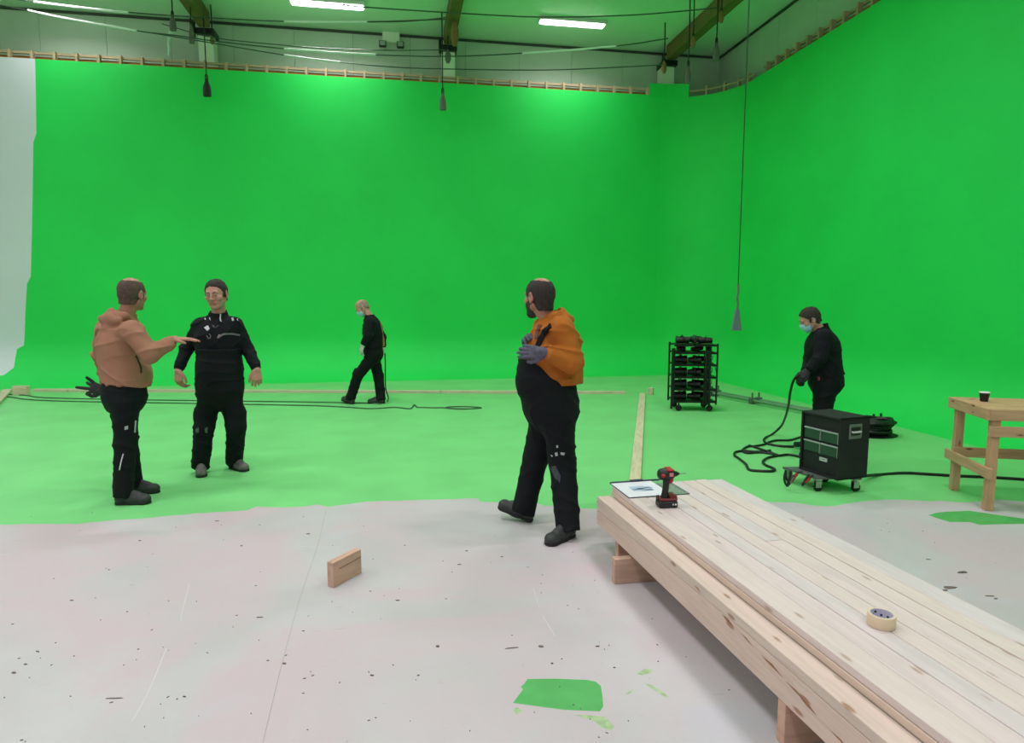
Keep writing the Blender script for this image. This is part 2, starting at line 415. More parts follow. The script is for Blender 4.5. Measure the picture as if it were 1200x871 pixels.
for bx in BX:
    mb = MB(); mb.box((bx-.11, YF, CEIL-.30), (bx+.11, YR-.45, CEIL-.004), bev=.01)
    struct(mb.build('roof_beam', M_beamwood), 'brown roof beam running toward the camera')
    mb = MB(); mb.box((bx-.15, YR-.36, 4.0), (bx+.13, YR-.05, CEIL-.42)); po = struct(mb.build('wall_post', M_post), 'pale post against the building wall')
    mb = MB(); mb.box((bx-.17, YR-.45, CEIL-.42), (bx+.17, YR-.05, CEIL-.30), bev=.01); mb.tube([(bx-.19, YR-.47, CEIL-.5), (bx-.19, YR-.47, CEIL-.22)], .03); mb.build('bracket', M_black, po)

# ------------------------------------------------------------------ ceiling lights
M_diff = emit('fluorescent_diffuser', (1, .985, .98), 9.0)
M_fix = plain('white_fixture', (225, 225, 222), .4)
def ceiling_light(x, y, label, group, power=LAMP_POWER):
    t = empty('ceiling_light', (x, y, CEIL), 0, label, 'ceiling light', group)
    mb = MB(); mb.box((-.70, -.12, -.07), (.70, .12, -.002), bev=.01); mb.build('housing', M_fix, t)
    mb = MB(); mb.box((-.66, -.085, -.10), (.66, .085, -.068), bev=.012); mb.build('diffuser', M_diff, t)
    ld = bpy.data.lights.new('tube_light', 'AREA'); ld.shape = 'RECTANGLE'; ld.size = 1.3; ld.size_y = .17; ld.energy = power; ld.color = LAMP_COL; ld.spread = math.radians(LAMP_SPREAD)
    lo = bpy.data.objects.new('tube_light', ld); C.objects.link(lo); lo.parent = t; lo.location = (0, 0, -.112)
    return t
p = G(384, 7, CEIL-.09); q = G(671, 28.5, CEIL-.09)
RY = (p[1]+q[1])/2
COLX = (p[0]-4.85*2, p[0]-4.85, p[0], q[0], min(q[0]+3.2, 6.8))
for j, y in enumerate((RY, RY-4.6, RY-9.2, RY-13.8, RY-18.4)):
    for i, x in enumerate(COLX[:4]):
        if j == 0 and i == 2: lb, g = 'fluorescent ceiling light left of the middle roof beam', None
        elif j == 0 and i == 3: lb, g = 'fluorescent ceiling light right of the middle roof beam', None
        else: lb, g = 'fluorescent ceiling light out of view, toward the camera or far left', 'ceiling lights out of view'
        ceiling_light(x, y, lb, g, LAMP_POWER*((.42) if j == 0 else 1.08))
#@@OBJECTS
# ------------------------------------------------------------------ timber stack
LD = nrm([.048, -1, 0]); WD = np.array([-LD[1], LD[0], 0.0])      # along the stack (toward the camera), across it
S0 = np.array([1.258, 3.92, 0.0])
def SP(w_, l, z): return S0 + WD*w_ + LD*l + np.array([0, 0, z])
SRZ = math.atan2(LD[1], LD[0])
SG = 'planks and beams of the timber stack'
def timber(name, l0, l1, w0, w1, z0, z1, mat, label, cat='timber', group=SG, bev=.0022, zf=None, parent=None):
    c = SP((w0+w1)/2, (l0+l1)/2, z0)
    mb = MB(); mb.box((-(l1-l0)/2, -(w1-w0)/2, 0), ((l1-l0)/2, (w1-w0)/2, z1-z0), bev=bev)
    if zf: mb.v = [(x, y, z+(zf(x) if z > (z1-z0)*.5 and zf else 0)) for x, y, z in mb.v]
    o = mb.build(name, mat); o.location = tuple(c); o.rotation_euler = (0, 0, SRZ)
    return tag(o, label, cat, group)
LEN = 4.9
# local +Y of a piece points along -WD... (SRZ turns X onto the stack direction), widths are symmetric so this does not matter
def side_beam(poly, label, y0=-.049, y1=.049):
    c = SP(.049, LEN/2, .165); mb = MB(); mb.prism(poly, y0, y1)
    me_o = mb.build('timber_beam', M_pine_side); me_o.location = tuple(c); me_o.rotation_euler = (0, 0, SRZ)
    bm = bmesh.new(); bm.from_mesh(me_o.data); bmesh.ops.bevel(bm, geom=bm.edges[:], offset=.002, segments=1, affect='EDGES'); bm.to_mesh(me_o.data); bm.free()
    return tag(me_o, label, 'timber', SG)
h_ = LEN/2; ja, jb = .088, .137
lb_ = side_beam([(-h_, 0), (h_, 0), (h_, jb), (-h_+1.67, jb), (-h_, ja)], 'pine beam at the lower left edge of the timber stack, resting on cross timbers')
ub_ = side_beam([(-h_, ja+.0025), (-h_+1.67, jb+.0025), (h_, jb+.0025), (h_, .180), (-h_, .180)], 'pine beam on top of the lowest left beam, outer edge of the timber stack')
mb = MB()          # resin streaks and a torn crack along the joint, on the outer face
for (l, z, L, hh) in ((1.28,.150,.07,.006),(1.52,.128,.10,.012),(1.66,.118,.09,.005),(1.80,.104,.14,.008),(1.95,.088,.12,.006),(2.03,.078,.09,.010),(2.18,.060,.10,.005)):
    x = l-h_; mb.add([(x, -.0496, z), (x+L*.4, -.0496, z-hh), (x+L, -.0496, z-.012), (x+L*.5, -.0496, z+hh*.4)], [(0, 1, 2, 3)])
    mb.add([(x, .0496, z), (x+L*.4, .0496, z-hh), (x+L, .0496, z-.012), (x+L*.5, .0496, z+hh*.4)], [(0, 3, 2, 1)])
mb.build('resin_streak', plain('brown_resin', (150, 104, 72), .6, var=.4, vscale=40), lb_)
for k in range(4):
    a = .102+k*.200
    timber('timber_beam', 0.03, LEN, a, a+.196, .165, .343, M_pine_side, 'wide beam hidden in the lower layer under the timber stack', group='beams hidden inside the timber stack')
wl = [.102, .222, .322, .413, .505, .605, .700, .790, .900]
lab = ['pine plank at the left edge of the top layer, beside the lower step', 'second pine plank from the left in the top layer, under the drill',
       'third pine plank from the left in the top layer, yellowish', 'pine plank left of the tape roll in the top layer', 'pine plank in the middle of the top layer, right of the tape roll',
       'pale pine plank right of the middle in the top layer', 'second pine plank from the right edge of the top layer', 'rightmost pine plank of the top layer, along the floor side']
for i in range(8):
    a, b_ = wl[i]+.0022, wl[i+1]-.0022; e = rnd.uniform(-.012, .012)
    dz = rnd.uniform(-.0015, .0015)
    if i == 4:
        timber('pine_plank', 0.0+e, 1.078, a, b_, .3765, .4075+dz, M_pine, 'short far pine plank in the middle of the top layer, ending at a butt joint', 'plank')
        timber('pine_plank', 1.082, LEN, a, b_, .3765, .4055, M_pine, lab[i], 'plank')
    else:
        timber('pine_plank', e, LEN+e, a, b_, .3765, .407+dz, M_pine, lab[i], 'plank')
    timber('pine_plank', e*.5+.004, LEN, a if i else a-.005, b_, .3462, .3748, M_pine_side if i == 0 else M_pine,
           'pine plank in the layer under the top one, its edge showing above the step' if i == 0 else 'pine plank hidden in the layer under the top one', 'plank', 'planks of the hidden second layer' if i else SG)
# cross timbers under the stack
def cross(px, x1, y0, y1, z1, mat, label):
    mb = MB(); L = x1-px; mb.box((-L/2, -(y1-y0)/2, 0), (L/2, (y1-y0)/2, z1), bev=.002)
    o = mb.build('cross_timber', mat); o.location = ((px+x1)/2, (y0+y1)/2, 0.0); return tag(o, label, 'timber', 'cross timbers under the stack')
cross(1.190, 2.25, 3.365, 3.412, .147, M_redwood, 'reddish timber on its edge on the floor under the far end of the stack')
cross(1.300, 2.20, 3.62, 3.668, .1645, M_redwood, 'short shaded timber behind the reddish one under the far end of the stack')
cross(1.352, 2.35, 1.965, 2.012, .1645, M_redwood, 'reddish timber on edge under the stack at the bottom of the photo')
cross(1.44, 2.45, .2, .248, .1645, M_redwood, 'timber under the part of the stack nearest the camera, out of view')

# ------------------------------------------------------------------ small things on the stack
# cordless drill
dc = SP(.262, .463, .4075); dr = empty('cordless_drill', dc, -YAW+.12, 'black and red cordless drill standing on its battery on the timber stack', 'drill')
M_red = plain('red_plastic', (176, 32, 38), .4); M_dred = plain('dark_red_plastic', (110, 26, 30), .45); M_grey = plain('grey_metal', (120, 122, 124), .35, metal=.7)
mb = MB(); mb.box((-.058, -.038, 0), (.058, .038, .040), bev=.008); bt = mb.build('battery', M_black, dr)
mb = MB(); mb.box((-.052, -.036, .040), (.056, .036, .056), bev=.006); mb.prism([(.012, .05), (.056, .05), (.050, .072), (.030, .078), (.012, .066)], -.030, .030); mb.build('battery_top', M_dred, bt)
mb = MB(); mb.box((.022, -.0395, .018), (.030, -.0375, .026)); mb.box((.036, -.0395, .017), (.048, -.0375, .026)); mb.build('battery_marking', plain('pale_print', (220, 220, 220), .5), bt)
mb = MB()
hp = [(-.012, .0, .05), (-.010, 0, .09), (-.006, 0, .13), (-.004, 0, .165)]
mb.tube(hp, [.026, .020, .019, .023], 12); mb.v = [(x, y*.8, z) for x, y, z in mb.v]; mb.build('handle', M_black, dr, True)
mx = Matrix.Translation((0, 0, .196)) @ Matrix.Rotation(math.pi/2, 4, 'Y')
mb = MB(); mb.lathe([(0, -.058), (.022, -.056), (.032, -.046), (.036, -.025), (.036, .004), (.033, .022), (.026, .036), (.020, .042)], M=mx, n=20); mb.build('motor_housing', M_black, dr, True)
mb = MB(); mb.box((-.048, -.0375, .184), (-.020, .0375, .206), bev=.006); mb.box((-.010, -.036, .218), (.030, .036, .232), bev=.005); mb.build('red_shell', M_red, dr)
mb = MB(); mb.box((.000, -.0385, .190), (.024, -.036, .212), bev=.001); mb.build('side_badge', plain('pink_badge', (205, 130, 135), .5), dr)
mb = MB(); mb.prism([(.004, .176), (.034, .178), (.034, .160), (.026, .142), (.014, .140), (.012, .158)], -.013, .013); mb.build('trigger', M_red, dr)
mb = MB(); mb.lathe([(.018, .042), (.016, .056), (.010, .064), (.007, .072)], M=mx, n=14); ck = mb.build('chuck', M_black, dr, True)
mb = MB(); mb.tube([(.070, 0, .196), (.112, 0, .196)], .003, 6); mb.build('drill_bit', M_grey, ck)
mb = MB(); mb.tube([(-.056, -.02, .044), (-.070, -.02, .048), (-.071, -.02, .074), (-.060, -.02, .078), (-.059, -.02, .05)], .0035, 6); mb.build('belt_clip', M_black, dr)
# clear board with paper
c0 = SP(.31, .11, .4085)
cb = empty('clipboard', c0, SRZ+math.pi/2, 'clear clipboard with a white drawing sheet at the far left end of the stack', 'clipboard')
M_clear, nt_, b_n = newmat('clear_acrylic'); b_n.inputs['Transmission Weight'].default_value = .9; b_n.inputs['Roughness'].default_value = .08; b_n.inputs['Base Color'].default_value = (.85, .9, .92, 1); b_n.inputs['IOR'].default_value = 1.2
mb = MB(); mb.box((-.205, -.165, 0), (.205, .165, .003)); mb.build('board', M_clear, cb)
mb = MB()
for q in ((-.205, -.165, .205, -.162), (-.205, .162, .205, .165), (-.205, -.165, -.202, .165), (.202, -.165, .205, .165)): mb.box((q[0], q[1], 0), (q[2], q[3], .0038))
mb.build('board_edge', plain('smoky_edge', (70, 74, 92), .4), cb)
mb = MB(); mb.box((-.200, -.158, .0035), (.085, .150, .0046)); pp = mb.build('paper', plain('white_paper', (226, 228, 236), .7), cb)
mb = MB()
for q in range(7):
    a = rnd.uniform(-.13, -.02); y = rnd.uniform(-.06, .06); mb.box((a, y, .0047), (a+rnd.uniform(.05, .10), y+.012, .0050))
mb.prism([(-.12, .0047), (.02, .0047), (.02, .0050), (-.12, .0050)], -.05, .04)
mb.build('drawing', plain('pale_blue_ink', (176, 196, 216), .7), pp)
mb = MB(); mb.box((-.20, .150, .003), (.15, .166, .012), bev=.002); mb.box((-.06, .148, .010), (.03, .168, .018), bev=.002); mb.build('clip', plain('navy_clip', (52, 56, 76), .4), cb)
# roll of tape
tp = empty('tape_roll', SP(.414, 1.93, .407), 0, 'roll of cream masking tape lying on the timber stack', 'tape')
mb = MB(); N = 40
prof_ = [(.038, 0), (.0475, 0), (.0485, .002), (.0485, .044), (.0475, .046), (.040, .046)]
vv = []; ff = []
for k in range(N):
    a = 2*math.pi*k/N
    for r, z in prof_: vv.append((r*math.cos(a), r*math.sin(a), z))
for k in range(N):
    k2 = (k+1) % N
    for j in range(5): ff.append((k*6+j, k2*6+j, k2*6+j+1, k*6+j+1))
mb.add(vv, ff); mb.build('tape', plain('cream_tape', (222, 200, 172), .6), tp, True)
mb = MB(); vv = []; ff = []
for k in range(N):
    a = 2*math.pi*k/N
    for r, z in ((.0378, 0), (.040, 0), (.040, .0465), (.0378, .0465)): vv.append((r*math.cos(a), r*math.sin(a), z))
for k in range(N):
    k2 = (k+1) % N
    for j in range(4): ff.append((k*4+j, k2*4+j, k2*4+(j+1) % 4, k*4+(j+1) % 4))
mb.add(vv, ff); core = mb.build('core', plain('pale_lilac_card', (196, 194, 214), .7), tp)
mb = MB()
for k in range(22):
    a = 2*math.pi*k/22+rnd.uniform(-.05, .05); z = rnd.choice((.010, .022, .034)); da = rnd.uniform(.06, .13)
    P4 = [(.0374*math.cos(t), .0374*math.sin(t), zz) for t, zz in ((a-da, z-.004), (a+da, z-.004), (a+da, z+.005), (a-da, z+.005))]; mb.add(P4, [(0, 1, 2, 3)])
mb.build('core_print', plain('dark_violet_print', (54, 50, 84), .6), core)
# short offcut standing on the floor
a, b_, c_ = G(383, 688), G(391, 689.5), G(424, 671.5)
mid = (a+c_)/2; ang = math.atan2((c_-b_)[1], (c_-b_)[0]); Lb = np.linalg.norm(c_-b_)
mb = MB(); mb.box((0, 0, 0), (Lb, .046, .147), bev=.002); o = mb.build('timber_offcut', M_redwood); o.location = tuple(b_); o.rotation_euler = (0, 0, ang)
tag(o, 'short timber offcut standing on edge alone on the grey floor', 'timber')
mb = MB(); mb.box((.05, -.0012, .093), (Lb-.002, .0, .0955)); mb.build('crack', M_dark, o).rotation_euler = (0, -.03, 0)

# ------------------------------------------------------------------ trestle table, cup
tb = empty('work_table', (4.43, 4.115, 0), math.radians(-21), 'rough pine work table at the right edge, with a black cup on it', 'table')
def tpart(name, lo, hi, mat=M_bench, long='x', parent=tb, bev=.003, rot=None):
    lo = np.array(lo, float); hi = np.array(hi, float); c = (lo+hi)/2; s = (hi-lo)/2
    mb = MB()
    if long == 'x': mb.box(-s, s, bev=bev); r = (0, 0, 0)
    elif long == 'y': mb.box((-s[1], -s[0], -s[2]), (s[1], s[0], s[2]), bev=bev); r = (0, 0, math.pi/2)
    else: mb.box((-s[2], -s[1], -s[0]), (s[2], s[1], s[0]), bev=bev); r = (0, math.pi/2, 0)
    o = mb.build(name, mat, parent); o.location = tuple(c); o.rotation_euler = r if rot is None else rot; return o
TL, TW = 1.6, .60
for k in range(4): tpart('top_board', (0, k*TW/4+.002, .778), (TL, (k+1)*TW/4-.002, .802))
tpart('apron_board', (0, -.022, .712), (TL, 0, .800)); tpart('apron_board', (0, TW, .712), (TL, TW+.022, .800))
tpart('apron_board', (-.022, -.022, .712), (0, TW+.022, .800), long='y'); tpart('apron_board', (TL, -.022, .712), (TL+.022, TW+.022, .800), long='y')
for lx in (.02, TL-.09):
    for ly in (.0, TW-.06): tpart('leg', (lx, ly, 0), (lx+.062, ly+.055, .778), long='z')
tpart('rail', (0, -.023, .586), (TL, -.001, .668)); tpart('rail', (0, TW-.06-.024, .30), (TL, TW-.062, .385))
tpart('rail', (-.004, -.03, .262), (.018, TW+.06, .345), long='y'); tpart('rail', (TL-.016, -.03, .262), (TL+.006, TW+.06, .345), long='y')
tpart('block_end', (-.006, -.05, .262), (.03, -.026, .345), long='z')
cp = G(1153, 470.5, .802); cu = empty('paper_cup', tuple(cp), 0, 'black takeaway cup with a white rim on the pine work table', 'cup')
mb = MB(); mb.lathe([(.0, 0), (.027, 0), (.0365, .070), (.0345, .070), (.025, .004), (0, .004)], n=24); mb.build('cup_wall', M_black, cu, True)
mb = MB(); mb.lathe([(.0365, .070), (.0385, .072), (.0375, .078), (.0345, .074)], n=24); mb.build('rim', plain('white_rim', (235, 235, 235), .5), cu, True)

# ------------------------------------------------------------------ amplifier-style case on a dolly
P0, P1, P2 = G(917, 547.5, .125), G(957, 560, .125), G(1010, 560.5, .125); P3 = P0+P2-P1
cen = (P0+P1+P2+P3)/4
dl = empty('wheeled_dolly', (cen[0], cen[1], 0), 0, 'low grey wheeled dolly carrying the black case, cables hanging off its left side', 'dolly')
rel = lambda p: (p[0]-cen[0], p[1]-cen[1], p[2])
mb = MB(); q = [rel(p) for p in (P1, P2, P3, P0)]
mb.add([(x, y, .112) for x, y, z in q]+[(x, y, .128) for x, y, z in q], [(0, 1, 2, 3), (7, 6, 5, 4), (0, 1, 5, 4), (1, 2, 6, 5), (2, 3, 7, 6), (3, 0, 4, 7)])
mb.build('deck', plain('grey_deck', (84, 92, 88), .5), dl)
for (x, y, z) in q:
    x *= .84; y *= .84
    mb = MB(); mb.box((x-.03, y-.03, .102), (x+.03, y+.03, .112)); mb.tube([(x, y, .104), (x+.012, y+.0, .06)], .014, 8); mb.box((x-.02, y-.020, .034), (x+.03, y-.015, .09)); mb.box((x-.02, y+.015, .034), (x+.03, y+.020, .09))
    f = mb.build('caster', M_steel, dl)
    mb = MB(); mb.lathe([(.012, -.013), (.036, -.013), (.038, -.008), (.038, .008), (.036, .013), (.012, .013)], M=Matrix.Translation((x+.01, y, .038)) @ Matrix.Rotation(math.pi/2, 4, 'X'), n=18); mb.build('wheel', M_rubber, f, True)
kc = empty('equipment_case', (3.57, 4.645, .128), math.radians(10), 'black wooden equipment case with four green drawers, standing on the dolly', 'case')
M_case = plain('black_carpet_case', (17, 21, 23), .75, bump=.2, bscale=260)
CW, CD, CH = .325, .425, .525
mb = MB()
for (lo, hi) in (((0, 0, 0), (CW, .018, CH)), ((0, CD-.018, 0), (CW, CD, CH)), ((0, 0, 0), (CW, CD, .018)), ((0, 0, CH-.018), (CW, CD, CH)), ((.02, .015, .015), (CW, CD-.015, CH-.015))): mb.box(lo, hi, bev=.003)
mb.build('case_shell', M_case, kc)
M_drawer = plain('dark_green_drawer', (38, 66, 54), .3); M_bar = plain('silver_bar', (170, 178, 176), .35, metal=.3)
for r_, (z0, z1) in enumerate(((.300, .395), (.185, .280))):
    for (y0, y1) in ((.215, .385), (.030, .200)):
        mb = MB(); mb.box((.008, y0, z0), (.022, y1, z1-.012), bev=.002); dw = mb.build('drawer', M_drawer, kc)
        mb = MB(); mb.box((.002, y0-.004, z1-.012), (.022, y1+.004, z1), bev=.002); mb.box((.004, y0-.006, z0), (.020, y0-.002, z1)); mb.build('drawer_bar', M_bar, dw)
mb = MB(); mb.box((.014, .135, .125), (.0225, .215, .155)); st = mb.build('sticker', plain('grey_sticker', (190, 196, 194), .5), kc)
mb = MB(); mb.box((.0135, .200, .131), (.0141, .204, .149)); mb.box((.0135, .150, .138), (.0141, .190, .143)); mb.build('sticker_print', M_black, st)
mb = MB(); mb.box((.095, -.004, .345), (.235, .001, .470), bev=.003); hd = mb.build('handle_dish', plain('zinc_dish', (120, 128, 124), .4, metal=.5), kc)
mb = MB(); mb.box((.115, -.006, .375), (.215, -.003, .445)); mb.build('dish_recess', M_black, hd)
mb = MB(); mb.tube([(.125, -.006, .405), (.125, -.020, .405), (.205, -.020, .405), (.205, -.006, .405)], .009, 8); mb.build('grip', plain('pale_grip', (180, 186, 184), .4), hd)
# loose connectors hanging from the dolly's left side
for k, (pxs) in enumerate(([(921,551),(919,560),(921,568),(926,566),(930,559),(936,553)],[(927,552),(925,562),(922,570),(927,565),(934,555),(940,553)],[(948,556),(944,562),(940,569),(943,566),(949,560),(953,557)])):
    pts_ = [U(x, y, 5.35) for x, y in pxs]
    pts_ = [np.array([p[0], p[1], max(p[2], .012)]) for p in pts_]
    mb = MB(); mb.tube(catmull(pts_, 5), .009, 8)
    o = mb.build('connector_cable', M_cable, None, True); tag(o, ['short black connector cable looping off the far left of the dolly', 'short black cable with red plug hanging left of the dolly', 'short black cable with red plug hanging under the case'][k], 'cable', 'connector cables on the dolly')
    mb = MB(); m_ = pts_[4]; mb.tube([pts_[3], m_], .013, 8); mb.build('plug', [M_grey, M_red, M_red][k], o)

# ------------------------------------------------------------------ rolling rack of lamps
rc = G(810, 479.5); rk = empty('rolling_rack', tuple(rc), -YAW-.06, 'tall black rolling rack loaded with lamps near the back right corner', 'rack')
RW, RD = .62, .40
for sx in (-1, 1):
    for sy in (-1, 1):
        mb = MB(); mb.tube([(sx*RW/2, sy*RD/2, .10), (sx*RW/2, sy*RD/2, 1.0 if sx > 0 or sy > 0 else .93)], .014, 8); mb.build('post', M_black, rk)
        mb = MB(); mb.tube([(sx*RW/2*.72, sy*RD/2*.9, .12), (sx*RW/2*.72, sy*RD/2*.9, .06)], .012, 8); cs = mb.build('caster', M_black, rk)
        mb = MB(); mb.lathe([(.01, -.014), (.044, -.014), (.046, 0), (.044, .014), (.01, .014)], M=Matrix.Translation((sx*RW/2*.72, sy*RD/2*.9, .047)) @ Matrix.Rotation(math.pi/2, 4, 'X'), n=16); mb.build('wheel', M_rubber, cs, True)
SZ = (.155, .335, .515, .695, .872, .985)
for z in SZ:
    mb = MB(); mb.box((-RW/2, -RD/2, z-.03), (RW/2, -RD/2+.02, z)); mb.box((-RW/2, RD/2-.02, z-.03), (RW/2, RD/2, z)); mb.box((-RW/2, -RD/2, z-.012), (RW/2, RD/2, z-.004)); mb.build('shelf', M_black, rk)
mb = MB(); mb.tube([(-RW/2-.03, -RD/2-.02, .04), (-RW/2-.03, -RD/2-.02, .93)], .014, 8); mb.build('push_bar', M_black, rk)
where = ['at the front left', 'in the front middle', 'at the back left', 'at the front right', 'at the back right']
names = ['bottom', 'second lowest', 'middle', 'second highest', 'highest inner', 'top']
M_lens = plain('lens_glass', (50, 58, 80), .15); 
def lamp_mesh():
    mb = MB(); mb.lathe([(0, -.10), (.030, -.10), (.042, -.07), (.045, .03), (.052, .055), (.052, .075), (.046, .075), (.040, .05), (0, .05)], M=Matrix.Translation((0, 0, .056)) @ Matrix.Rotation(math.pi/2, 4, 'Y'), n=14); return mb
lmp = None
rm = Matrix.Translation(rk.location) @ Matrix.Rotation(rk.rotation_euler.z, 4, 'Z')
for i, z in enumerate(SZ):
    spots = [(-.19, -.09, .15), (.02, -.09, -.15), (-.15, .10, .1), (.21, -.07, 1.5), (.10, .10, 2.9)] if i < 5 else [(-.17, -.09, .2), (.0, -.07, 1.5), (.15, -.08, 2.9), (.05, .10, .1), (-.16, .1, 3.0)]
    for (x, y, rz), wh in zip(spots, where):
        lb = 'black stage lamp %s of the %s shelf of the rolling rack' % (wh, names[i])
        if lmp is None:
            lmp = empty('stage_lamp', (0, 0, 0)); lamp_mesh().build('lamp_body', M_black, lmp, True)
            mb = MB(); mb.lathe([(0, .051), (.044, .051), (.044, .058), (0, .062)], M=Matrix.Translation((0, 0, .056)) @ Matrix.Rotation(math.pi/2, 4, 'Y'), n=14); mb.build('lens', M_lens, lmp, True)
            mb = MB(); mb.tube([(0, -.058, .056), (-.01, -.060, .11), (-.01, 0, .125), (-.01, .060, .11), (0, .058, .056)], .006, 6); mb.build('yoke', M_black, lmp)
            t = lmp
        else:
            t = lmp.copy(); C.objects.link(t)
            for ch in list(lmp.children): c2 = ch.copy(); C.objects.link(c2); c2.parent = t
        p = rm @ Vector((x, y, z+.0005)); t.location = p; t.rotation_euler = (0, 0, rz+rk.rotation_euler.z)
        t.scale = (.72, .72, .72) if i == 4 else (1.08, 1.0, 1.0)
        tag(t, lb, 'lamp', 'stage lamps on the rolling rack')
# black cables draped down the right of the rack, small loop at its side
def cable(name, pts_, r, mat, label, group=None, cat='cable', sub=6, n=8):
    mb = MB(); mb.tube(catmull(pts_, sub), r, n); o = mb.build(name, mat, None, True); return tag(o, label, cat, group)
mb = MB()
for k in range(7):
    x = .115+k*.014; yy = -RD/2-.022-(k % 2)*.022
    mb.tube([rm @ Vector((x+.012*math.sin(3*t_+k), yy+.008*math.sin(5*t_+2*k), .90-.80*t_)) for t_ in np.linspace(0, 1, 14)], .011, 6)
tag(mb.build('cable_bundle', M_cable), 'thick black cable bundle hanging down the front right of the rack', 'cable')
cable('thin_lead', [U(x, y, 9.3) for x, y in ((834,424),(838,430),(839.5,440),(839,448))], .005, M_cable, 'thin black lead dangling at the right of the rack')

# ------------------------------------------------------------------ battens and blocks on the green floor
def board_on_floor(p, q, wd, th, name, label, group=None, cat='batten', mat=M_batten, z=.0):
    p, q = np.array(p), np.array(q); L = np.linalg.norm((q-p)[:2]); a = math.atan2(q[1]-p[1], q[0]-p[0]); c = (p+q)/2
    mb = MB(); mb.box((-L/2, -wd/2, 0), (L/2, wd/2, th), bev=.002); o = mb.build(name, mat); o.location = (c[0], c[1], z); o.rotation_euler = (0, 0, a); return tag(o, label, cat, group)
pxs = [(39, 459.3), (80, 459.5), (517, 461.3), (734, 462)]
labs = ['short left piece of the long pine batten line on the floor before the back wall', 'longest pine batten on the floor before the back wall, behind the walking man', 'right piece of the pine batten line, behind the man in the orange hoodie']
for k in range(3):
    p, q = G(*pxs[k]), G(*pxs[k+1]); d = nrm(q-p); board_on_floor(p+d*.004+np.array([0, .05, 0]), q-d*.004+np.array([0, .05, 0]), .098, .045, 'floor_batten', labs[k], 'long battens on the floor by the back wall')
p, q = G(9.5, 459), G(-40, 511); board_on_floor(p, q, .125, .045, 'floor_batten', 'pale batten running toward the camera at the far left edge')
p, q = G(753, 462.5), G(742, 590); board_on_floor(p, q, .098, .030, 'floor_batten', 'pale batten running along the floor behind the drill and stack')
p = G(24, 463.5); mb = MB(); mb.box((-.125, -.045, 0), (.125, .045, .16), bev=.003); o = mb.build('timber_block', M_batten); o.location = tuple(p+np.array([0, .04, 0])); o.rotation_euler = (0, 0, -YAW); tag(o, 'timber block standing at the left corner of the floor battens', 'timber')
p = G(763.5, 463); mb = MB(); mb.box((-.045, -.045, 0), (.045, .045, .125), bev=.003); o = mb.build('timber_block', M_batten); o.location = tuple(p+np.array([0, .04, 0])); o.rotation_euler = (0, 0, -.6); tag(o, 'small timber block on the green floor left of the rolling rack', 'timber')

# ------------------------------------------------------------------ cables on the floor
def fl(pxs, z=.006): return [G(x, y, z) for x, y in pxs]
cable('floor_cable', fl([(-40,460.5),(0,462.4),(12,462.4),(30,463.5),(50,466),(100,467.5),(160,468.6),(230,469.6),(300,470.5),(380,471.6),(431,472.6),(447,473.5)], .008), .010, M_greencable, 'thin dark cable along the batten line, ending at the walking man')
loop = [(519,478),(528,479),(543,479.6),(557,478.9),(564,478),(556,477.2),(543,476.6),(528,477),(522,478),(532,479),(548,479.3)]
cable('floor_cable', fl([(-40,463),(0,465.2),(12,465.4),(30,468),(60,469.8),(120,471.2),(230,473),(330,474.8),(380,476),(410,477.6),(435,479),(462,477.6),(477,479),(482,478.6),(485.4,474.6),(489,477.4),(495,477.7),(510,478)]+loop, .008), .010, M_greencable, 'thin dark cable ending in a flat coil right of the walking man')
hc = [(942,516),(934,522.5),(930,523),(916,523),(902,520),(896,517),(897,513)]
gl = lambda pxs: [G(x, y, .012) for x, y in pxs]
MAN5D = 6.5
h5 = U(939, 440, MAN5D-.2)
air = [U(936,439.5,MAN5D-.2), U(930,446,MAN5D-.16), U(926,460,MAN5D+.0), U(924,475,MAN5D+.28), U(920,490,MAN5D+.72)]
cable('held_cable', [U(944, 445, MAN5D-.15), h5]+air+[U(915,500,MAN5D+1.1)]+gl([(905,509),(897,513),(895.5,517),(901,520.5),(916,523),(930,523.5)]), .013, M_cable, 'thick black cable hanging from the masked man\'s hands to the floor')
cable('floor_cable', gl([(944,510),(936,513),(925,516),(910,516.3),(902,518),(895,521),(884,523),(876,523.5),(870,528),(876,531),(890,530.2),(905,532),(911.5,534),(900,536.5),(894,541),(897,545),(904,548),(908,550.5),(904,552.3),(890,552),(878,550.5),(874,544),(866,537.5),(861,534),(862,530),(872,528.6),(888,529.5),(903,528)]), .013, M_cable, 'black cable lying in wide loops left of the equipment case', 'cables looped on the floor by the case')
cable('floor_cable', gl([(878,522),(890,526),(905,531),(912,534),(925,533),(945,537)]), .013, M_cable, 'black cable running under the equipment case from the loops', 'cables looped on the floor by the case')
p = G(937, 521, .045); mb = MB(); mb.tube([p+local(-.05, 0), p+local(.09, .03)], .030, 12); tag(mb.build('cable_connector', plain('dark_teal_plastic', (24, 44, 42), .5), None, True), 'dark teal cable connector lying behind the left side of the case', 'connector')
cable('power_cable', [G(1012, 558, .06)]+gl([(1030,556.5),(1060,554.5),(1090,556),(1120,557.8),(1160,559.5),(1200,562),(1260,566)]), .014, M_cable, 'black power cable running from the case to the right under the table')
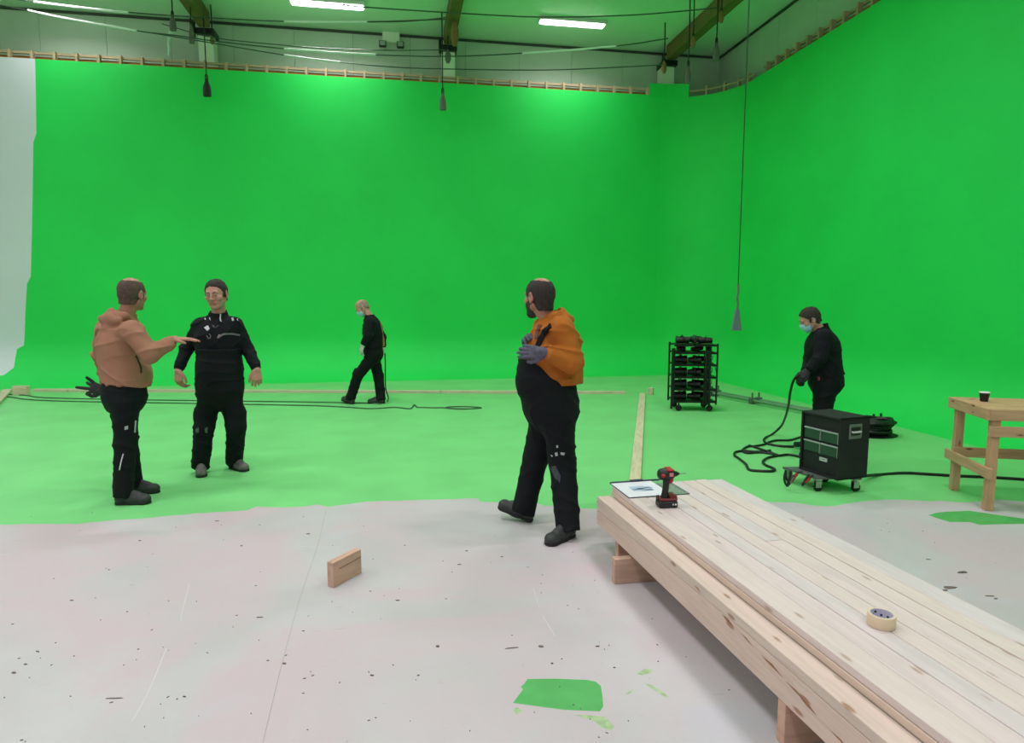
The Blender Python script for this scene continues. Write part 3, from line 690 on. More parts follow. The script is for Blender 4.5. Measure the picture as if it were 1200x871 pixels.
# two pipes along the right wall
for k, (o_, lb) in enumerate((((0, 0), 'steel pipe on the floor by the right wall, behind the other pipe'), ((-.13, -.03), 'steel pipe on the floor by the right wall, nearer of the two'))):
    a = np.array([5.30+o_[0], 10.4+o_[1], .055]); b_ = np.array([6.13+o_[0], 7.10+o_[1], .055])
    mb = MB(); mb.tube([a, b_], .024, 10); pi_ = tag(mb.build('steel_pipe', plain('pale_pipe', (120, 160, 128), .35, metal=.5), None, True), lb, 'pipe', 'steel pipes by the right wall')
    for t in (.09, .36, .97):
        c = a+(b_-a)*t+np.array([0, 0, .0]); mb = MB(); mb.box((c[0]-.045, c[1]-.04, .001), (c[0]+.045, c[1]+.04, .10), bev=.01); mb.tube([c+[0, 0, .04], c+[.0, 0, .12]], .014, 8); mb.build('clamp', M_grey if t < .9 else M_black, pi_)
# heap of black cloth and cable
hp_ = G(1027, 507.5)+np.array([-.12, -.10, 0]); mb = MB()
for k in range(16):
    r_ = rnd.uniform(.10, .24); cx, cy = rnd.uniform(-.06, .06), rnd.uniform(-.05, .05); z = .045+.010*k
    mb.tube([(hp_[0]+cx+r_*math.cos(a), hp_[1]+cy+r_*.8*math.sin(a), z+.008*math.sin(3*a+k)) for a in np.linspace(0, 2*math.pi, 22)], .018, 6)
tag(mb.build('coiled_cable', M_cable), 'flat heap of coiled black cable behind the right of the case', 'cable')
mb = MB(); mb.lathe([(0, 0), (.27, 0), (.28, .008), (.20, .012), (0, .012)], c=tuple(hp_), n=26, sy=.8); tag(mb.build('black_mat', M_rubber, None, True), 'round black mat under the coiled cable behind the case', 'mat')

# ------------------------------------------------------------------ overhead wires and hanging bags
def wire(pxs, D, r, label, bright=None):
    o = cable('overhead_wire', [U(x, y, D) for x, y in pxs], r, M_wire, label, 'wires slung under the ceiling', 'wire', 5, 6)
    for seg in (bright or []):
        mb = MB(); mb.tube(catmull([U(x, y, D-.02) for x, y in seg], 4), r*1.7, 6); mb.build('painted_glint', M_wire_glint, o)  # white tubes paint in the glints where the wire catches the light
wire([(-20,-7),(40,2),(157,15),(250,21),(333,25),(433,25.5),(522,22.5)], 12.2, .011, 'highest overhead wire, with a painted white glint at the top left corner', [[(40,2),(95,9),(150,14.8)],[(333,25),(400,25.6),(430,25.4)]])
wire([(400,5),(423,8),(530,15),(633,20),(733,18),(800,13),(840,9)], 12.0, .011, 'overhead wire crossing behind the right ceiling light')
wire([(-20,3),(33,12),(80,22),(160,36),(210,42),(250,48),(333,57),(400,62),(460,65),(530,66),(610,62.5),(722,54),(783,45)], 12.3, .011, 'sagging overhead wire with painted white glints, crossing the whole wall top', [[(33,12),(80,22),(160,36)],[(333,57),(400,62),(440,64)],[(612,62.3),(670,58.5),(722,54)]])
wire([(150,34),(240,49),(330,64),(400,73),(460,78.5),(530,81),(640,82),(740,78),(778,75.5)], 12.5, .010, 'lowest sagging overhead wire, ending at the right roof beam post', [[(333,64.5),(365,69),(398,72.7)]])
wire([(190,28),(250,44),(333,53),(400,57.5),(460,59),(522,58.5)], 12.6, .009, 'overhead wire ending at the middle post, below the lamp box')
wire([(433,26),(480,25),(522,20.5)], 12.2, .008, 'short overhead wire running to the middle roof beam')
def hang(x, y0, y1, ytop, wpx, D, mat, label, shape=0, rope=True):
    s = 754.6/D; top = U(x, y0, D); bot = U(x, y1, D); h = top[2]-bot[2]; wd = wpx/s/2
    t = empty('hanging_bag', (bot[0], bot[1], bot[2]), -YAW, label, 'bag', 'weight bags hanging from above')
    mb = MB()
    pr = ([(0, 0), (wd*.95, .0), (wd, h*.12), (wd*.92, h*.5), (wd*.45, h*.85), (wd*.2, h), (0, h)] if shape == 0 else [(0, 0), (wd*.5, 0), (wd*.95, h*.25), (wd, h*.6), (wd*.5, h*.9), (wd*.25, h), (0, h)])
    mb.lathe(pr, n=14, sy=.6); mb.build('bag', mat, t, True)
    hr = CEIL-.004-bot[2]
    if rope:
        mb = MB(); mb.tube([(0, 0, h*.95), (.004, 0, h+(hr-h)*.5), (0, 0, hr)], max(.009, .7/s), 6); mb.build('rope', M_cable, t)
        mb = MB(); mb.tube([(-wd*.35, 0, h*.8), (-wd*.3, 0, h*1.15), (0, 0, h*1.3), (wd*.3, 0, h*1.15), (wd*.35, 0, h*.8)], .008, 6); mb.build('strap', M_cable, t)
    return t
M_charcoal = plain('charcoal_bag', (24, 26, 32), .6)
t = hang(203, 17, 36, 4, 8, 12.5, M_bag, 'grey bag with torn white plastic hanging at the upper left')
mb = MB(); mb.tube([U(x, y, 12.55)-np.array(t.location) for x, y in ((203,33),(199,40),(197,50),(198,58),(197,65))], [.03, .035, .02, .026, .01], 6)
pl = mb.build('plastic_scrap', plain('white_plastic', (205, 222, 208), .4), t); pl.rotation_euler = (0, 0, YAW)
hang(225, 27, 51, 0, 6, 12.4, M_bag, 'slim grey bag hanging on a rope left of the left roof beam')
hang(249, 42, 52, 36, 5, 13.0, M_tanbag, 'small tan bag hanging in front of the left post', 1)
hang(243, 92, 113, 80, 9.5, 12.9, M_charcoal, 'black bag hanging in front of the green wall under the left post')
hang(519, 108, 129, 62, 8, 13.3, M_bag, 'grey bag hanging on a rope in front of the green wall under the middle post')
hang(533, 22, 54, 13, 9, 13.0, M_tanbag, 'long brown bag hanging against the middle roof beam', 1)
hang(525, 58, 74, 52, 7, 13.7, M_bag, 'dark cloth bag bunched at the middle post bracket', 1)
hang(778, 71, 86, 62, 6, 13.8, M_tanbag, 'orange-brown bag in front of the right post', 1)
hang(806, 76, 98, 40, 6.5, 12.8, M_bag, 'grey bag hanging on a rope right of the right post')
hang(812, 42, 56, 34, 6, 12.4, M_tanbag, 'small tan bag high on the right roof beam', 1)
hang(839, 49, 71, 6, 7.5, 12.6, M_bag, 'grey bag hanging on a chain near the back right corner of the ceiling')
hang(845, 12, 27, 2, 6, 12.2, M_tanbag, 'tan bag clamped at the top of the right roof beam', 1)
pb = empty('plumb_bag', tuple(U(863, 387.5, 8.6)), -YAW, 'grey weight bag on a very long rope in front of the green corner', 'bag')
mb = MB(); mb.box((-.062, -.035, 0), (.062, .035, .012), bev=.004); mb.prism([(-.060, .006), (.060, .006), (.020, .285), (-.020, .285)], -.032, .032); mb.build('bag', plain('blue_grey_canvas', (104, 122, 128), .8, bump=.3, bscale=90), pb)
mb = MB(); mb.tube([(0, 0, .28), (.006, 0, .36), (-.008, 0, .44), (.004, 0, .52), (0, 0, .62)], .016, 8); mb.build('knotted_strap', M_bag, pb)
mb = MB(); mb.tube([(0, 0, .55), (0, 0, CEIL-pb.location.z-.005)], .007, 6); mb.build('rope', plain('dark_rope', (34, 70, 40), .7), pb)
mb = MB(); p_ = U(869, 60, 9.3); mb.tube([(p_[0]+.1, p_[1], 6.0), (p_[0]+.1, p_[1], CEIL-.003)], .006, 6); tag(mb.build('loose_rope', plain('dark_rope_2', (50, 92, 56), .7)), 'thin loose rope hanging from the ceiling beside the long rope', 'rope')
# floodlight box on the building wall
p_ = PLY(459.5, 45, YR); fb = empty('wall_floodlight', (p_[0], YR, p_[2]), 0, 'pale box with two small floodlights high on the building wall', 'light')
mb = MB(); mb.box((-.20, -.10, -.12), (.16, -.001, .13), bev=.01); mb.build('box', M_post, fb)
for sx in (-.20, .17):
    mb = MB(); mb.box((sx-.075, -.20, -.24), (sx+.075, -.10, -.12), bev=.012); hh = mb.build('lamp_head', M_black, fb)
    mb = MB(); mb.box((sx-.055, -.205, -.225), (sx+.055, -.199, -.135)); mb.build('lens', plain('pale_lens', (150, 165, 150), .2), hh)
# debris on the boards
mb = MB()
def chip(x, y, L, wd, a, h=.004):
    M = Matrix.Translation((x, y, 0)) @ Matrix.Rotation(a, 4, 'Z'); n = 6
    top = [(L/2*math.cos(t)*rnd.uniform(.7, 1.1), wd/2*math.sin(t)*rnd.uniform(.6, 1.2)) for t in (2*math.pi*k/n for k in range(n))]
    vv = [M @ Vector((p[0], p[1], .0002)) for p in top]+[M @ Vector((p[0]*.8, p[1]*.8, h)) for p in top]
    mb.add(vv, [tuple(range(n, 2*n))]+[(k, (k+1) % n, n+(k+1) % n, n+k) for k in range(n)])
spots = [(254,611,.05,.025),(164,634,.03,.02),(361,626,.05,.02),(283,640,.03,.02),(634,758,.045,.03),(513,758,.03,.03),(84,704,.04,.015),(44,764,.03,.012),(30,779,.03,.012),(16,789,.035,.02),(333,778,.03,.02),(133,819,.11,.01),(216,817,.03,.01),(305,724,.06,.008),(436,792,.025,.015),(600,760,.09,.008),(647,778,.02,.016),(720,783,.02,.012),(1113,689,.13,.06),(1107,692,.05,.03),(1128,671,.12,.05),(1160,699,.09,.02),(1167,702,.04,.02),(1088,656,.04,.012),(490,792,.02,.01),(466,704,.04,.014),(538,662,.04,.012),(547,646,.03,.015),(588,653,.03,.012),(700,758,.03,.012),(845,796,.0,.0)]
for (x, y, L, wd) in spots:
    L *= .75; wd *= .6
    if L: g_ = G(x, y); chip(g_[0], g_[1], L, wd, rnd.uniform(-.3, .3)-YAW)
for k in range(230):
    x = rnd.uniform(0, 1200); y = rnd.uniform(600, 871)
    g_ = G(x, y)
    if rnd.random() < .75: chip(g_[0], g_[1], rnd.uniform(.004, .016), rnd.uniform(.002, .006), rnd.uniform(0, 3.1), .003)
tag(mb.build('floor_debris', plain('dark_wood_scraps', (112, 98, 94), .8, var=.4, vscale=3)), 'scattered dark scraps and chips on the worn grey floor', 'debris', None, 'stuff')

#@@PEOPLE
# ------------------------------------------------------------------ figures: smooth-union distance fields meshed with surface nets
class Field:
    def __init__(s, lo, hi, h):
        s.h = h; s.lo = np.array(lo, float)-3*h; n = np.ceil((np.array(hi)-s.lo)/h).astype(int)+4; s.n = n
        s.D = np.full(n, .2, np.float32)
        s.ax = [(s.lo[i]+h*np.arange(n[i])).astype(np.float32) for i in range(3)]
    def sl(s, lo, hi, pad=.05):
        a = np.clip(np.floor((np.array(lo)-pad-s.lo)/s.h).astype(int), 0, s.n); b = np.clip(np.ceil((np.array(hi)+pad-s.lo)/s.h).astype(int)+1, 0, s.n)
        S = tuple(slice(a[i], b[i]) for i in range(3))
        X = s.ax[0][S[0]][:, None, None]; Y = s.ax[1][S[1]][None, :, None]; Z = s.ax[2][S[2]][None, None, :]
        return S, X, Y, Z
    def comb(s, S, d, k):
        D = s.D[S]
        if k <= 0: np.minimum(D, d, out=D)
        else:
            h = np.maximum(k-np.abs(D-d), 0)/k; s.D[S] = np.minimum(D, d)-h*h*k*.25
    def cone(s, a, b, ra, rb, k=.01, cuts=(), sq=None, sub=False, lim=None):
        a = np.array(a, float); b = np.array(b, float); m = max(ra, rb)
        S, X, Y, Z = s.sl(np.minimum(a, b)-m*1.3, np.maximum(a, b)+m*1.3)
        ba = b-a; L2 = max(ba @ ba, 1e-9); px, py, pz = X-a[0], Y-a[1], Z-a[2]
        t = np.clip((px*ba[0]+py*ba[1]+pz*ba[2])/L2, 0, 1)
        qx, qy, qz = px-t*ba[0], py-t*ba[1], pz-t*ba[2]
        if sq is not None:
            f, c = sq; f = np.array(f); e = (qx*f[0]+qy*f[1]+qz*f[2])
            d2 = qx*qx+qy*qy+qz*qz+e*e*(c*c-1)
        else: d2 = qx*qx+qy*qy+qz*qz
        d = np.sqrt(d2)-(ra+(rb-ra)*t)
        for (p, n) in cuts:      # keep the side where (x-p).n < 0
            d = np.maximum(d, (X-p[0])*n[0]+(Y-p[1])*n[1]+(Z-p[2])*n[2])
        if sub: s.D[S] = np.maximum(s.D[S], -d)
        else: s.comb(S, d, k)
    def ell(s, c, A, r, k=.01, cuts=(), sub=False):
        c = np.array(c, float); A = np.array(A, float); r = np.array(r, float); m = r.max()
        S, X, Y, Z = s.sl(c-m, c+m); px, py, pz = X-c[0], Y-c[1], Z-c[2]
        q = [px*A[i][0]+py*A[i][1]+pz*A[i][2] for i in range(3)]
        k0 = np.sqrt(sum((q[i]/r[i])**2 for i in range(3)))+1e-6; k1 = np.sqrt(sum((q[i]/r[i]**2)**2 for i in range(3)))+1e-6
        d = k0*(k0-1)/k1
        for (p, n) in cuts: d = np.maximum(d, (X-p[0])*n[0]+(Y-p[1])*n[1]+(Z-p[2])*n[2])
        if sub:
            h = np.maximum(k-np.abs(s.D[S]+d), 0)/max(k, 1e-6); s.D[S] = np.maximum(s.D[S], -d)+h*h*k*.25
        else: s.comb(S, d, k)
    def cut(s, p, n):
        X, Y, Z = s.ax[0][:, None, None], s.ax[1][None, :, None], s.ax[2][None, None, :]
        s.D = np.maximum(s.D, ((X-p[0])*n[0]+(Y-p[1])*n[1]+(Z-p[2])*n[2]).astype(np.float32))
    def folds(s, amp, seed=0, sc=1.0):
        X, Y, Z = s.ax[0][:, None, None]*sc, s.ax[1][None, :, None]*sc, s.ax[2][None, None, :]*sc
        w = 1.9*np.sin(5.3*X+3.1*Z+seed)+1.6*np.sin(4.7*Y-5.2*Z+2.3*seed)+.8*np.sin(11*Z+7*X-6*Y)
        a = 1-np.abs(np.sin(15*Z+8*X+5*Y+w+seed)); b = 1-np.abs(np.sin(12*Z-11*X+7*Y-1.2*w)); c = 1-np.abs(np.sin(21*Z+3*X-9*Y+1.5*w+2*seed))
        m = np.clip(.5+.9*np.sin(6*X+8*Z+seed*1.7)*np.sin(7*Y+5*Z+seed), 0, 1)
        s.D -= (amp*((a**3)*m+(b**3)*(1-m)+.5*(c**4)*m-.3)).astype(np.float32)*(np.abs(s.D) < .05)
    def mesh(s):
        D = s.D; n = s.n; ins = D < 0
        c = [ins[i:n[0]-1+i, j:n[1]-1+j, k:n[2]-1+k] for i in (0, 1) for j in (0, 1) for k in (0, 1)]
        cnt = sum(x.astype(np.int8) for x in c); act = (cnt > 0) & (cnt < 8)
        idx = np.argwhere(act); N = len(idx); vid = np.full(act.shape, -1, np.int32); vid[tuple(idx.T)] = np.arange(N)
        acc = np.zeros((N, 3)); num = np.zeros(N)
        cor = [(i, j, k) for i in (0, 1) for j in (0, 1) for k in (0, 1)]
        val = {q: D[idx[:, 0]+q[0], idx[:, 1]+q[1], idx[:, 2]+q[2]] for q in cor}
        for q in cor:
            for ax in range(3):
                if q[ax] == 0:
                    q2 = list(q); q2[ax] = 1; q2 = tuple(q2); a, b = val[q], val[q2]; m = (a < 0) != (b < 0)
                    t = np.where(m, a/np.where(m, a-b, 1), 0); p = np.tile(np.array(q, float), (N, 1)); p[:, ax] += t
                    acc[m] += p[m]; num[m] += 1
        V = s.lo+(idx+acc/num[:, None])*s.h
        Fs = []
        for ax in range(3):
            u_, v_ = (ax+1) % 3, (ax+2) % 3
            sa = [slice(None)]*3; sb = [slice(None)]*3; sa[ax] = slice(0, n[ax]-1); sb[ax] = slice(1, n[ax])
            A_, B_ = ins[tuple(sa)], ins[tuple(sb)]; e = np.argwhere(A_ != B_)
            e = e[(e[:, u_] > 0) & (e[:, v_] > 0) & (e[:, u_] < n[u_]-1) & (e[:, v_] < n[v_]-1)]
            f = A_[tuple(e.T)]
            def g(du, dv):
                q = e.copy(); q[:, u_] -= du; q[:, v_] -= dv; return vid[tuple(q.T)]
            quad = np.stack([g(1, 1), g(0, 1), g(0, 0), g(1, 0)], 1); quad[~f] = quad[~f][:, ::-1]; Fs.append(quad)
        return V, np.concatenate(Fs)
def fmesh(V, Fq, rel):
    me = bpy.data.meshes.new('m'); V = V-np.array(rel)
    me.vertices.add(len(V)); me.vertices.foreach_set('co', V.astype(np.float32).ravel())
    me.loops.add(len(Fq)*4); me.loops.foreach_set('vertex_index', Fq.astype(np.int32).ravel())
    me.polygons.add(len(Fq)); me.polygons.foreach_set('loop_start', np.arange(0, len(Fq)*4, 4, dtype=np.int32))
    me.polygons.foreach_set('use_smooth', np.ones(len(Fq), bool)); me.update(calc_edges=True); me.validate(); return me

def skin_mat(name, rgb):
    m = plain(name, rgb, .5, var=.08, vscale=30, bump=.05, bscale=300)
    b = m.node_tree.nodes['Principled BSDF']; b.inputs['Subsurface Weight'].default_value = .08; b.inputs['Subsurface Radius'].default_value = (.012, .005, .003)
    return m
M_skin = skin_mat('skin_tanned', (172, 120, 102)); M_skin2 = skin_mat('skin_fair', (186, 138, 120)); M_stub = skin_mat('skin_stubble', (174, 130, 114)); M_lip = skin_mat('lip_skin', (166, 112, 100))
M_hair = plain('short_dark_hair', (44, 37, 34), .8, bump=.5, bscale=260, var=.3, vscale=60)
M_hair2 = plain('cropped_brown_hair', (84, 66, 58), .85, bump=.4, bscale=260, var=.3, vscale=60)
M_hairgrey = plain('cropped_grey_hair', (150, 128, 112), .85, bump=.4, bscale=260, var=.2, vscale=60)
M_beard = plain('dark_beard', (52, 44, 42), .85, bump=.6, bscale=300, var=.3, vscale=80)
M_tan = plain('tan_fleece', (160, 117, 95), .95, bump=.25, bscale=500, var=.08, vscale=8, spec=.2)
M_orange = plain('mustard_orange_fleece', (174, 102, 40), .95, bump=.25, bscale=500, var=.08, vscale=8, spec=.2)
M_navy = plain('black_navy_workwear', (15, 18, 24), .85, bump=.2, bscale=400, var=.15, vscale=10, spec=.25)
M_trous = plain('black_work_trousers', (13, 17, 21), .85, bump=.2, bscale=400, var=.2, vscale=8, spec=.25)
M_boot = plain('dark_grey_boot', (44, 48, 48), .55, bump=.3, bscale=200, var=.2, vscale=30)
M_bootdust = plain('dusty_grey_boot', (100, 100, 96), .7, bump=.3, bscale=200, var=.3, vscale=25)
M_sole = plain('dark_sole', (20, 21, 22), .7)
M_glove = plain('grey_work_glove', (84, 84, 102), .7, bump=.4, bscale=260, var=.25, vscale=40)
M_bglove = plain('black_work_glove', (20, 21, 24), .65, bump=.3, bscale=260)
M_wglove = plain('pale_cotton_glove', (178, 184, 172), .85, bump=.3, bscale=300)
M_mask = plain('pale_blue_mask', (150, 208, 218), .7)
M_refl = plain('silver_reflective', (196, 202, 204), .35)
M_paintsplat = plain('dried_white_paint', (170, 178, 178), .7)
M_strapo = plain('dull_orange_strap', (168, 124, 84), .7)

def hand_prims(F, W, d, nrm_, s, curls, thumb_side, infl=0.0, k=.006, sc=1.0, spread=.10, thumb_out=.75):
    """W wrist, d toward fingers, nrm_ palm normal (fingers curl toward it); thumb on +side"""
    d = nrm(d); nn = np.array(nrm_, float); nn = nrm(nn-d*(nn @ d)); sd = np.cross(d, nn)*thumb_side
    for i, off_ in enumerate((.033, .011, -.011, -.031)):
        kn = W+(d*.088+sd*off_)*sc+d*(-.004*abs(i-1))*sc
        F.cone(W+(d*.012+sd*off_*.55)*sc, kn, (.0155*sc+infl), (.0115*sc+infl), k*1.8)
        L = (.046, .052, .048, .038)[i]; ang = 0; p = kn; fd = nrm(d+sd*spread*(1.2-i*.8)*.5)
        r0 = .0098*sc+infl
        for j, f in enumerate((1, .62, .5)):
            ang += curls[i]*(.75, 1.0, .7)[j]
            q = p+(fd*math.cos(ang)+nn*math.sin(ang))*L*f*sc
            F.cone(p, q, r0-.0007*j, r0-.0007*(j+1), .003); p = q
    t0 = W+(d*.020+sd*.024)*sc; t1 = t0+(d*.030+sd*thumb_out*.032+nn*.010)*sc; t2 = t1+nrm(d*.9+sd*thumb_out*.35+nn*.25)*.032*sc; t3 = t2+nrm(d+nn*.35)*.024*sc
    F.cone(t0, t1, .017*sc+infl, .013*sc+infl, .012); F.cone(t1, t2, .0118*sc+infl, .0108*sc+infl, .004); F.cone(t2, t3, .0108*sc+infl, .0092*sc+infl, .003)

def person(cfg):
    D0 = cfg['D']; J = {}
    for n_, (x, y, dz) in cfg['j'].items(): J[n_] = U(x, y, D0+dz)
    base = np.array([J['pelvis'][0], J['pelvis'][1], 0.0])
    root = empty('person', tuple(base), 0, cfg['label'], 'person')
    h = cfg.get('h', .006)
    fwd = nrm(local(cfg['face'][0], cfg['face'][1]))            # body heading
    up = nrm(J['neck']-J['pelvis'])
    fwd = nrm(fwd-up*(fwd @ up)); rt = np.cross(fwd, up)
    hf = nrm(local(*cfg['hface'])); hu = nrm(local(*cfg.get('hup', (0, 0, 1)))); hf = nrm(hf); hu = nrm(hu-hf*(hu @ hf)); hr = np.cross(hf, hu)
    HC = J['head']; hs = cfg.get('hs', 1.0)
    def hp(x, y, z): return HC+(hr*x+hf*y+hu*z)*hs
    HA = [hr, hf, hu]; BA = [rt, fwd, up]
    # feet
    for s_ in 'RL':
        (hx, hy, hz), (tx, ty, tz) = cfg['feet'][s_]
        H_ = G(hx, hy, 0.0)+np.array([0, 0, hz]); T_ = G(tx, ty, 0.0)+np.array([0, 0, tz]); d = nrm(T_-H_); T_ = H_+d*cfg.get('fl', .285)
        J['heel'+s_] = H_; J['toe'+s_] = T_; J['ankle'+s_] = H_+d*.075+np.array([0, 0, .095])
        if not cfg.get('keepknee'):
            pass
    allp = np.array(list(J.values())); lo = allp.min(0)-.26; hi = allp.max(0)+.26; lo[2] = max(lo[2], -.02)
    # ---- body: one continuous skin surface
    F = Field(lo, hi, h)
    tw, td = cfg.get('tw', .19), cfg.get('td', .125)
    mid = (J['shR']+J['shL'])/2
    F.ell(mid-up*.13, BA, (tw*.92, td*.9, .20), .03)
    F.ell(J['pelvis']+up*.14+fwd*cfg.get('belly', 0)*.5, BA, (tw*.86, td*.95, .18), .06)
    F.ell(J['pelvis'], BA, (tw*.88, td*.9, .14), .06)
    F.cone(J['shR'], J['shL'], .052, .052, .05)
    F.cone(J['neck']-up*.03, hp(0, -.022, -.055), .064, .056, .03)
    for s_ in 'RL':
        sh, el, wr = J['sh'+s_], J['el'+s_], J['wr'+s_]
        F.cone(sh, el, .056, .042, .03); F.cone(el, wr+(el-wr)*.1, .044, .029, .015); F.cone(wr+(el-wr)*.12, wr+(wr-el)*.04, .028, .027, .01, sq=None)
        hip, kn, an = J['hip'+s_], J['knee'+s_], J['ankle'+s_]
        F.cone(hip, kn, .085, .056, .03); F.cone(kn, an, .056, .037, .015)
        mcalf = kn+(an-kn)*.3-fwd*.012; F.ell(mcalf, [np.cross(nrm(an-kn), fwd), np.cross(np.cross(nrm(an-kn), fwd), nrm(an-kn)), nrm(an-kn)], (.05, .055, .11), .03)
        hd, tp_ = J['heel'+s_]+np.array([0, 0, .04]), J['toe'+s_]+np.array([0, 0, .034]); dd = nrm(tp_-hd)
        F.cone(hd+dd*.052, tp_-dd*.07, .029, .024, .02); F.cone(an, hd+dd*.06, .034, .029, .03)
        hc = cfg['hands'][s_]
        hand_prims(F, wr, local(*hc['d']), local(*hc['n']), s_, hc['curl'], hc['side'], 0.0, sc=hc.get('sc', 1.0), spread=hc.get('spread', .12), thumb_out=hc.get('tout', .75))
    # head
    F.ell(hp(0, -.012, .030), HA, np.array((.077, .097, .088))*hs, .02)
    F.ell(hp(0, .030, -.040), HA, np.array((.060, .058, .074))*hs, .03)
    for sx in (-1, 1): F.cone(hp(sx*.054, .0, -.05), hp(sx*.016, .066, -.094), .020*hs, .017*hs, .02)
    F.ell(hp(0, .070, -.094), HA, np.array((.024, .022, .020))*hs, .015)
    F.cone(hp(-.036, .078, .024), hp(.036, .078, .024), .013*hs, .013*hs, .015)
    for sx in (-1, 1):
        F.ell(hp(sx*.044, .060, -.022), HA, np.array((.022, .022, .020))*hs, .02)
        F.ell(hp(sx*.031, .100, .003), HA, np.array((.016, .016, .007))*hs, .008, sub=True)
        F.ell(hp(sx*.031, .078, .003), HA, np.array((.0125,)*3)*hs, .002)
    F.cone(hp(0, .088, .016), hp(0, .105, -.026), .0085*hs, .0115*hs, .008)
    for sx in (-1, 1): F.ell(hp(sx*.013, .098, -.030), HA, np.array((.0085, .010, .008))*hs, .006)
    F.cone(hp(-.020, .084, -.058), hp(.020, .084, -.058), .0065*hs, .0065*hs, .005); F.cone(hp(-.017, .084, -.069), hp(.017, .084, -.069), .007*hs, .007*hs, .004)
    F.cone(hp(-.020, .098, -.0635), hp(.020, .098, -.0635), .0035*hs, .0035*hs, .0, sub=True)
    for sx in (-1, 1):
        F.ell(hp(sx*.080, -.008, .0), [nrm(hr+hf*(-.35*sx)), nrm(hf+hr*(.35*sx)), hu], np.array((.008, .020, .033))*hs, .006)
        F.ell(hp(sx*.086, -.002, .002), [nrm(hr+hf*(-.35*sx)), nrm(hf+hr*(.35*sx)), hu], np.array((.006, .010, .018))*hs, .003, sub=True)
        F.ell(hp(sx*.079, -.004, -.030), HA, np.array((.007, .009, .010))*hs, .004)
    V, Q = F.mesh(); me = fmesh(V, Q, base); body = link('body', me, [cfg['skin'], M_stub, M_lip], root)
    cen_ = V[Q].mean(1)-HC; lx, ly, lz = (cen_ @ hr)/hs, (cen_ @ hf)/hs, (cen_ @ hu)/hs
    mi = np.zeros(len(Q), np.int32)
    if cfg.get('stubble'): mi[(lz < -.035) & (lz > -.125) & (ly > -.01+.0*lz) & (np.abs(lx) < .08) & ~((lz > -.075) & (np.abs(lx) < .026) & (lz < -.05)) & (ly > .01)] = 1
    mi[(np.abs(lz+.0635) < .011) & (np.abs(lx) < .024) & (ly > .078) & (ly < .105)] = 2
    me.polygons.foreach_set('material_index', mi)
    out = {'root': root, 'J': J, 'base': base, 'hp': hp, 'body': (V, Q)}
    def part(name, F, mat, parent=root):
        V, Q = F.mesh(); o = link(name, fmesh(V, Q, base), mat, parent); out[name] = (V, Q, o); return o
    # eyes and brows
    if cfg.get('eyes', True):
        for sx in (-1, 1):
            mb = MB(); c = hp(sx*.031, .0785, .003); mb.lathe([(0, -.0060*hs), (.007*hs, -.0052*hs), (.0115*hs, -.0030*hs), (.0136*hs, 0), (.0115*hs, .0030*hs), (.007*hs, .0052*hs), (0, .0060*hs)], c=tuple(c-base), n=16); ey = mb.build('eye', plain('eye_white', (160, 146, 138), .3), root, True)
            mb = MB(); c = hp(sx*.031-.001, .0890, .002)-base; mb.lathe([(0, -.0052), (.004, -.0035), (.0055, 0), (.004, .0035), (0, .0052)], c=tuple(c), n=12); mb.build('iris', plain('dark_iris', (46, 34, 28), .2), ey, True)
            mb = MB(); mb.tube([hp(sx*.014, .0905, .022)-base, hp(sx*.030, .091, .028)-base, hp(sx*.047, .080, .022)-base], [.0035, .004, .002], 6); mb.build('eyebrow', M_hair, root, True)
    # ---- hair
    if cfg.get('hair'):
        hcfg = cfg['hair']; th = hcfg.get('th', .004)
        F = Field(HC-.17, HC+.17, .005)
        pl0 = hp(0, hcfg.get('front', .02), 0); cuts = [(pl0, nrm(hf*1.0-hu*hcfg.get('slope', 1.0))), (hp(0, 0, hcfg.get('nape', -.072)), -hu)]
        if hcfg.get('low'): cuts.append((hp(0, -.03, -.03), nrm(hf*.9-hu*.1)))
        F.ell(hp(0, -.012, .030), HA, (np.array((.077, .097, .088))+th)*hs, .0, cuts)
        F.cone(hp(0, -.035, -.015), hp(0, -.035, -.06), .068*hs, .058*hs+th, .02, cuts)
        for sx in (-1, 1): F.ell(hp(sx*.068, .022, -.006), HA, np.array((.011, .009, .020))*hs, .004)      # sideburns
        X_, Y_, Z_ = F.ax[0][:, None, None], F.ax[1][None, :, None], F.ax[2][None, None, :]
        F.D += (.0016*np.sin(170*X_+60*Z_)*np.sin(150*Y_-90*Z_)+.0016*np.sin(95*X_-120*Y_+40*Z_)).astype(np.float32)
        if hcfg.get('bald'):
            c_, r_ = hcfg['bald']; F.ell(hp(*c_), HA, np.array(r_)*hs, .003, sub=True)
        part('hair', F, hcfg['mat'])
    if cfg.get('beard'):
        F = Field(HC-.17, HC+.17, .005); t = .008
        cuts = [(hp(0, 0, -.022), hu), (hp(0, -.002, 0), nrm(-hf-hu*.1))]
        F.ell(hp(0, .030, -.040), HA, (np.array((.060, .058, .074))+t)*hs, .0, cuts)
        for sx in (-1, 1): F.cone(hp(sx*.056, .004, -.03), hp(sx*.016, .068, -.098), .022*hs, .022*hs, .015, cuts)
        F.ell(hp(0, .070, -.100), HA, np.array((.032, .030, .030))*hs, .015)
        F.ell(hp(0, .100, -.062), HA, np.array((.020, .020, .011))*hs, .002, sub=True)
        part('beard', F, M_beard)
